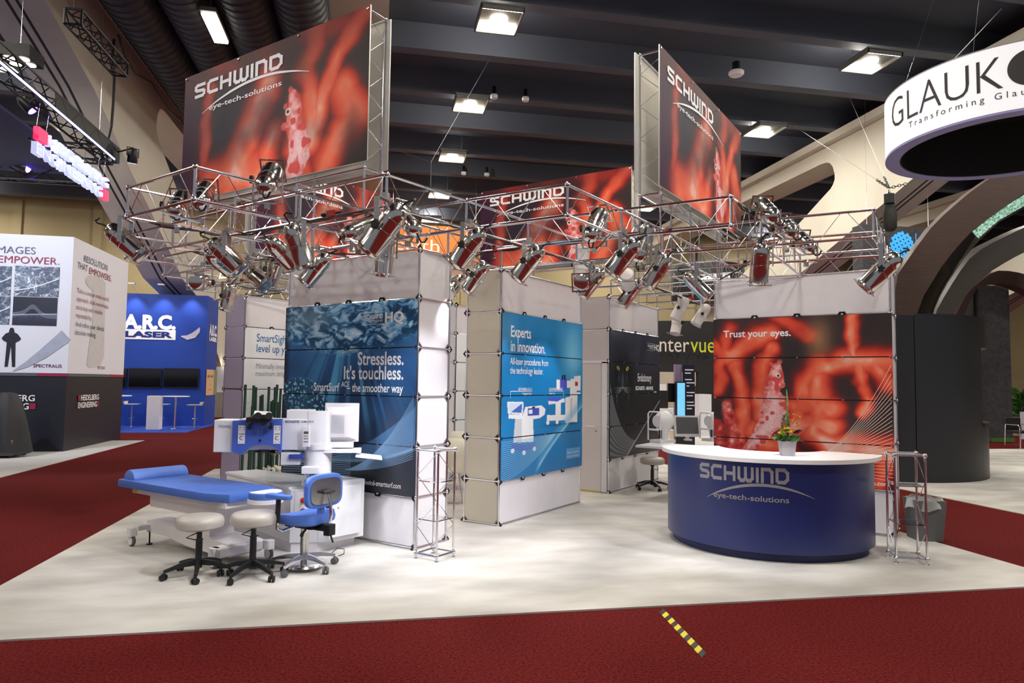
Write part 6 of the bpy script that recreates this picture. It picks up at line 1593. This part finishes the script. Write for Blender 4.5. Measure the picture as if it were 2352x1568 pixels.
# dark grey monolith and blue screen behind
mg = hthing('grey_monolith', 'tall dark grey textured column with a green foot beyond the pavilion', 'column')
gm = mat('dark_felt', (66, 64, 68), .9, var=.2, vscale=8, bump=.2, bscale=60)
a0, a1 = onb(2248, 1000, 11.8)[0], onb(2327, 1000, 11.8)[0]
MB().box(a0, a1, 11.8, 12.6, .01, onb(2270, 655, 11.8)[2]).build('body', gm, mg); MB().box(a0 + .3, a1 - .15, 11.6, 11.8, .01, .12).build('green_foot', mat('green_foot', (74, 120, 50), .6), mg); MB().box(a0 - .12, a0, 11.75, 12.3, .01, onb(2250, 655, 11.8)[2]).build('edge_post', black_mt, mg)
bs2 = hthing('video_wall', 'violet blue video wall glimpsed under the brown arches', 'screen')
MB().box(onb(2150, 700, 14)[0], onb(2262, 700, 14)[0], 14, 14.2, 1.0, onb(2200, 640, 14)[2]).build('screen', mat('violet_video', (24, 30, 120), .3, emit=.7, vscale=1.2, col2=(110, 90, 230)), bs2); MB().box(onb(2150, 700, 14)[0], onb(2262, 700, 14)[0], 14.2, 14.6, 0, 1.1).build('base', black_mt, bs2)
# grey sign with the blue woven logo
ls_ = hthing('grey_sign', 'dark grey hanging sign with a woven light blue emblem', 'sign')
SB = 12.0
a0, z0 = onb(1984, 640, SB)[0], onb(1984, 640, SB)[2]; a1, z1 = onb(2165, 640, SB)[0], onb(2070, 520, SB)[2]
MB().box(a0, a1, SB, SB + .5, z0 + .15, z1).build('sign_body', gm, ls_)
wv = mat('woven_blue', (54, 156, 232), .5, emit=.6, var=.05); cx_, cz_ = onb(2071, 563, SB)[0], onb(2071, 563, SB)[2]; rr_2 = .42
sh = []
for i in range(6):
    for rot in (.5, 2.07):
        o_ = (i - 2.5) * .135; L_ = math.sqrt(max(rr_2 ** 2 - o_ ** 2, .01)); c_, s_ = math.cos(rot), math.sin(rot)
        sh.append(([(cx_ + x * c_ - y * s_, cz_ + x * s_ + y * c_) for x, y in ((-L_, o_ - .045), (L_, o_ - .045), (L_, o_ + .045), (-L_, o_ + .045))], [(0, 1, 2, 3)]))
put2d('woven_emblem', join2d(*sh), lambda a, z: (a, SB - .02, z), wv, ls_)
put2d('blue_bar', rect2d(onb(2102, 563, SB)[0], onb(2104, 563, SB)[0], onb(2102, 568, SB)[2], onb(2102, 536, SB)[2]), lambda a, z: (a, SB - .02, z), wv, ls_)
put2d('lettering', fit2d(text2d('B', 1, 1, .03), onb(2113, 552, SB)[0], onb(2122, 552, SB)[0], onb(2113, 552, SB)[2], onb(2113, 542, SB)[2]), lambda a, z: (a, SB - .02, z), white_ink, ls_)
MB().box(a0, a1, SB - .03, SB, z0 + .12, z0 + .17).build('light_edge', wv, ls_); MB().box(a0 + .1, a1, SB + .1, SB + .3, z0 - 1.2, z0 + .13).build('blue_panel', mat('deep_blue_panel', (16, 20, 110), .5, emit=.3), ls_)
for a in (a0 + .3, a1 - .3): seg('hang_wire', ROD, (a, SB + .2, z1), (a, SB + .2, 11.75), ls_)
# ---- chain hoist and rigging wires
steel_dk = mat('dull_steel', (92, 92, 90), .5, .6)
Ph = on(2043, 458, 'b', 8.5)
hz = thing('chain_hoist', 'dark chain hoist with a hanging black chain bag under steel bridles', 'hoist', Ph)
MB().rbox(-.17, .17, -.12, .12, -.12, .12, .05).build('motor', black_mt, hz, True); MB().lathe([(.07, .12), (.03, .2), (.02, .26)], 10).build('hook', chrome_soft, hz, True)
MB().lathe([(.11, -.12), (.17, -.4), (.16, -.75), (.1, -.82), (.001, -.83)], 14).build('chain_bag', mat('bag_black', (38, 36, 32), .8, var=.3, vscale=10), hz, True)
tor = MB()
for i in range(8):
    for j in range(5): tor.v.append(((.035 + .011 * math.cos(2 * math.pi * j / 5)) * math.cos(2 * math.pi * i / 8), .011 * math.sin(2 * math.pi * j / 5), (.05 + .011 * math.cos(2 * math.pi * j / 5)) * math.sin(2 * math.pi * i / 8)))
for i in range(8):
    for j in range(5): tor.f.append((i * 5 + j, i * 5 + (j + 1) % 5, ((i + 1) % 8) * 5 + (j + 1) % 5, ((i + 1) % 8) * 5 + j))
lk = tor.mesh('chain_link', steel_dk, True)
def chain(p, q, par, step=.075):
    p, q = Vector(p), Vector(q); d = q - p; n = int(d.length / step)
    for i in range(n):
        o = link('chain_link', lk, par, p + d * ((i + .5) / n)); o.rotation_euler = (d.to_track_quat('Z', 'Y').to_matrix() @ Matrix.Rotation(math.pi / 2 * (i % 2), 3, 'Z')).to_euler()
top = Vector((0, 0, .3))
for px, py, mx, my in ((1946, 212, 2025, 405), (1825, 290, 1982, 409)):
    e = on(px, py, 'z', 10.99) - Ph; m_ = top.lerp(e, .1)
    chain(top, m_, hz); seg('bridle_wire', unit_tube(.006, 5, steel_dk, 'bridle_wire'), m_, e, hz)
chain(top, top + rt0 * .45 + Vector((0, 0, .12)), hz); chain((.1, 0, -.1), (.12, .0, -.6), hz, .09)
def wire(label, p, q, r=.008):
    mb = MB().tube(p, q, r, 5); return tag(mb.build('rigging_wire', steel_dk), label, 'wire')
w0 = on(990, 372, 'b', 10.5)
wire('steel rigging wire running up from the truss hook to the ceiling beam', w0, on(1128, 130, 'z', 11.0)); wire('steel rigging wire sloping from the rigging hook towards the tall red banner', w0, on(905, 342, 'b', 12.0)); wire('short vertical wire below the rigging hook over the chrome truss', w0, on(989, 428, 'b', 10.5), .012)
wire('thin steel wire running from the beam up to the ring sign', on(2178, 128, 'z', 10.9), Vector((RC.x, RC.y, 7.2)), .01)
wire('thin steel wire crossing above the ring sign', on(2300, 20, 'z', 10.5), Vector((RC.x - 1, RC.y + 1.2, 7.1)), .01)
# ---- plants and small things
def bush(label, P, h, r, name='potted_plant', n=150, seed=1):
    t = thing(name, label, 'plant', P); q = random.Random(seed)
    MB().lathe([(r * .4, 0), (r * .5, h * .3), (r * .46, h * .3)], 16).build('pot', mat('cream_pot', (206, 186, 158), .6, var=.03), t, True)
    global rnd; rnd = q; mb = MB()
    for i in range(n):
        a = q.uniform(0, 6.28); leafq(mb, (0, 0, h * .3 + q.uniform(0, h * .4)), (math.cos(a), math.sin(a), q.uniform(.2, 1.6)), q.uniform(.3, .9) * r * 1.4, r * .12, .3)
    mb.build('leaves', mat('plant_green', (58, 104, 40), .5, var=.35, vscale=6), t)
P = on(1036, 1000, 'b', 12.5); bush('green potted plant in a cream pot seen through the gap', (P.x, P.y, .0), 1.75, .55, seed=2)
P = hp(*onb(2346, 930, 14.2)[:2]); bush('leafy green plant beyond the dark grey column', (P.x, P.y, .0), 2.2, .8, seed=3)
P = on(1548, 985, 'b', 12.2); bush('small green plant behind the white desk monitor', (P.x, P.y, 0.0), 1.1, .3, seed=4, n=80)
cc = hthing('white_counter', 'white counter under the leafy plant at the far right', 'counter'); a0, _, z1 = onb(2330, 945, 12.9); MB().box(a0, a0 + 2, 12.2, 12.7, .01, z1).build('counter', white_lam, cc)
P = on(2345, 1030, 'z', .01); oc = thing('office_chair', 'black padded chair with a chrome frame at the edge of the pavilion carpet', 'chair', (P.x + .25, P.y, .01), TH)
MB().rbox(-.25, .25, -.25, .25, .42, .5, .05).build('seat', black_pl, oc, False, .02); MB().box(-.25, .25, .2, .27, .5, .85).build('backrest', black_pl, oc, False, .02)
for s in (-1, 1): MB().sweep([(s * .27, -.25, .0), (s * .27, -.25, .6), (s * .27, -.2, .66), (s * .27, .2, .66), (s * .27, .25, .0)], .014, 8).build('side_frame', chrome, oc, True)
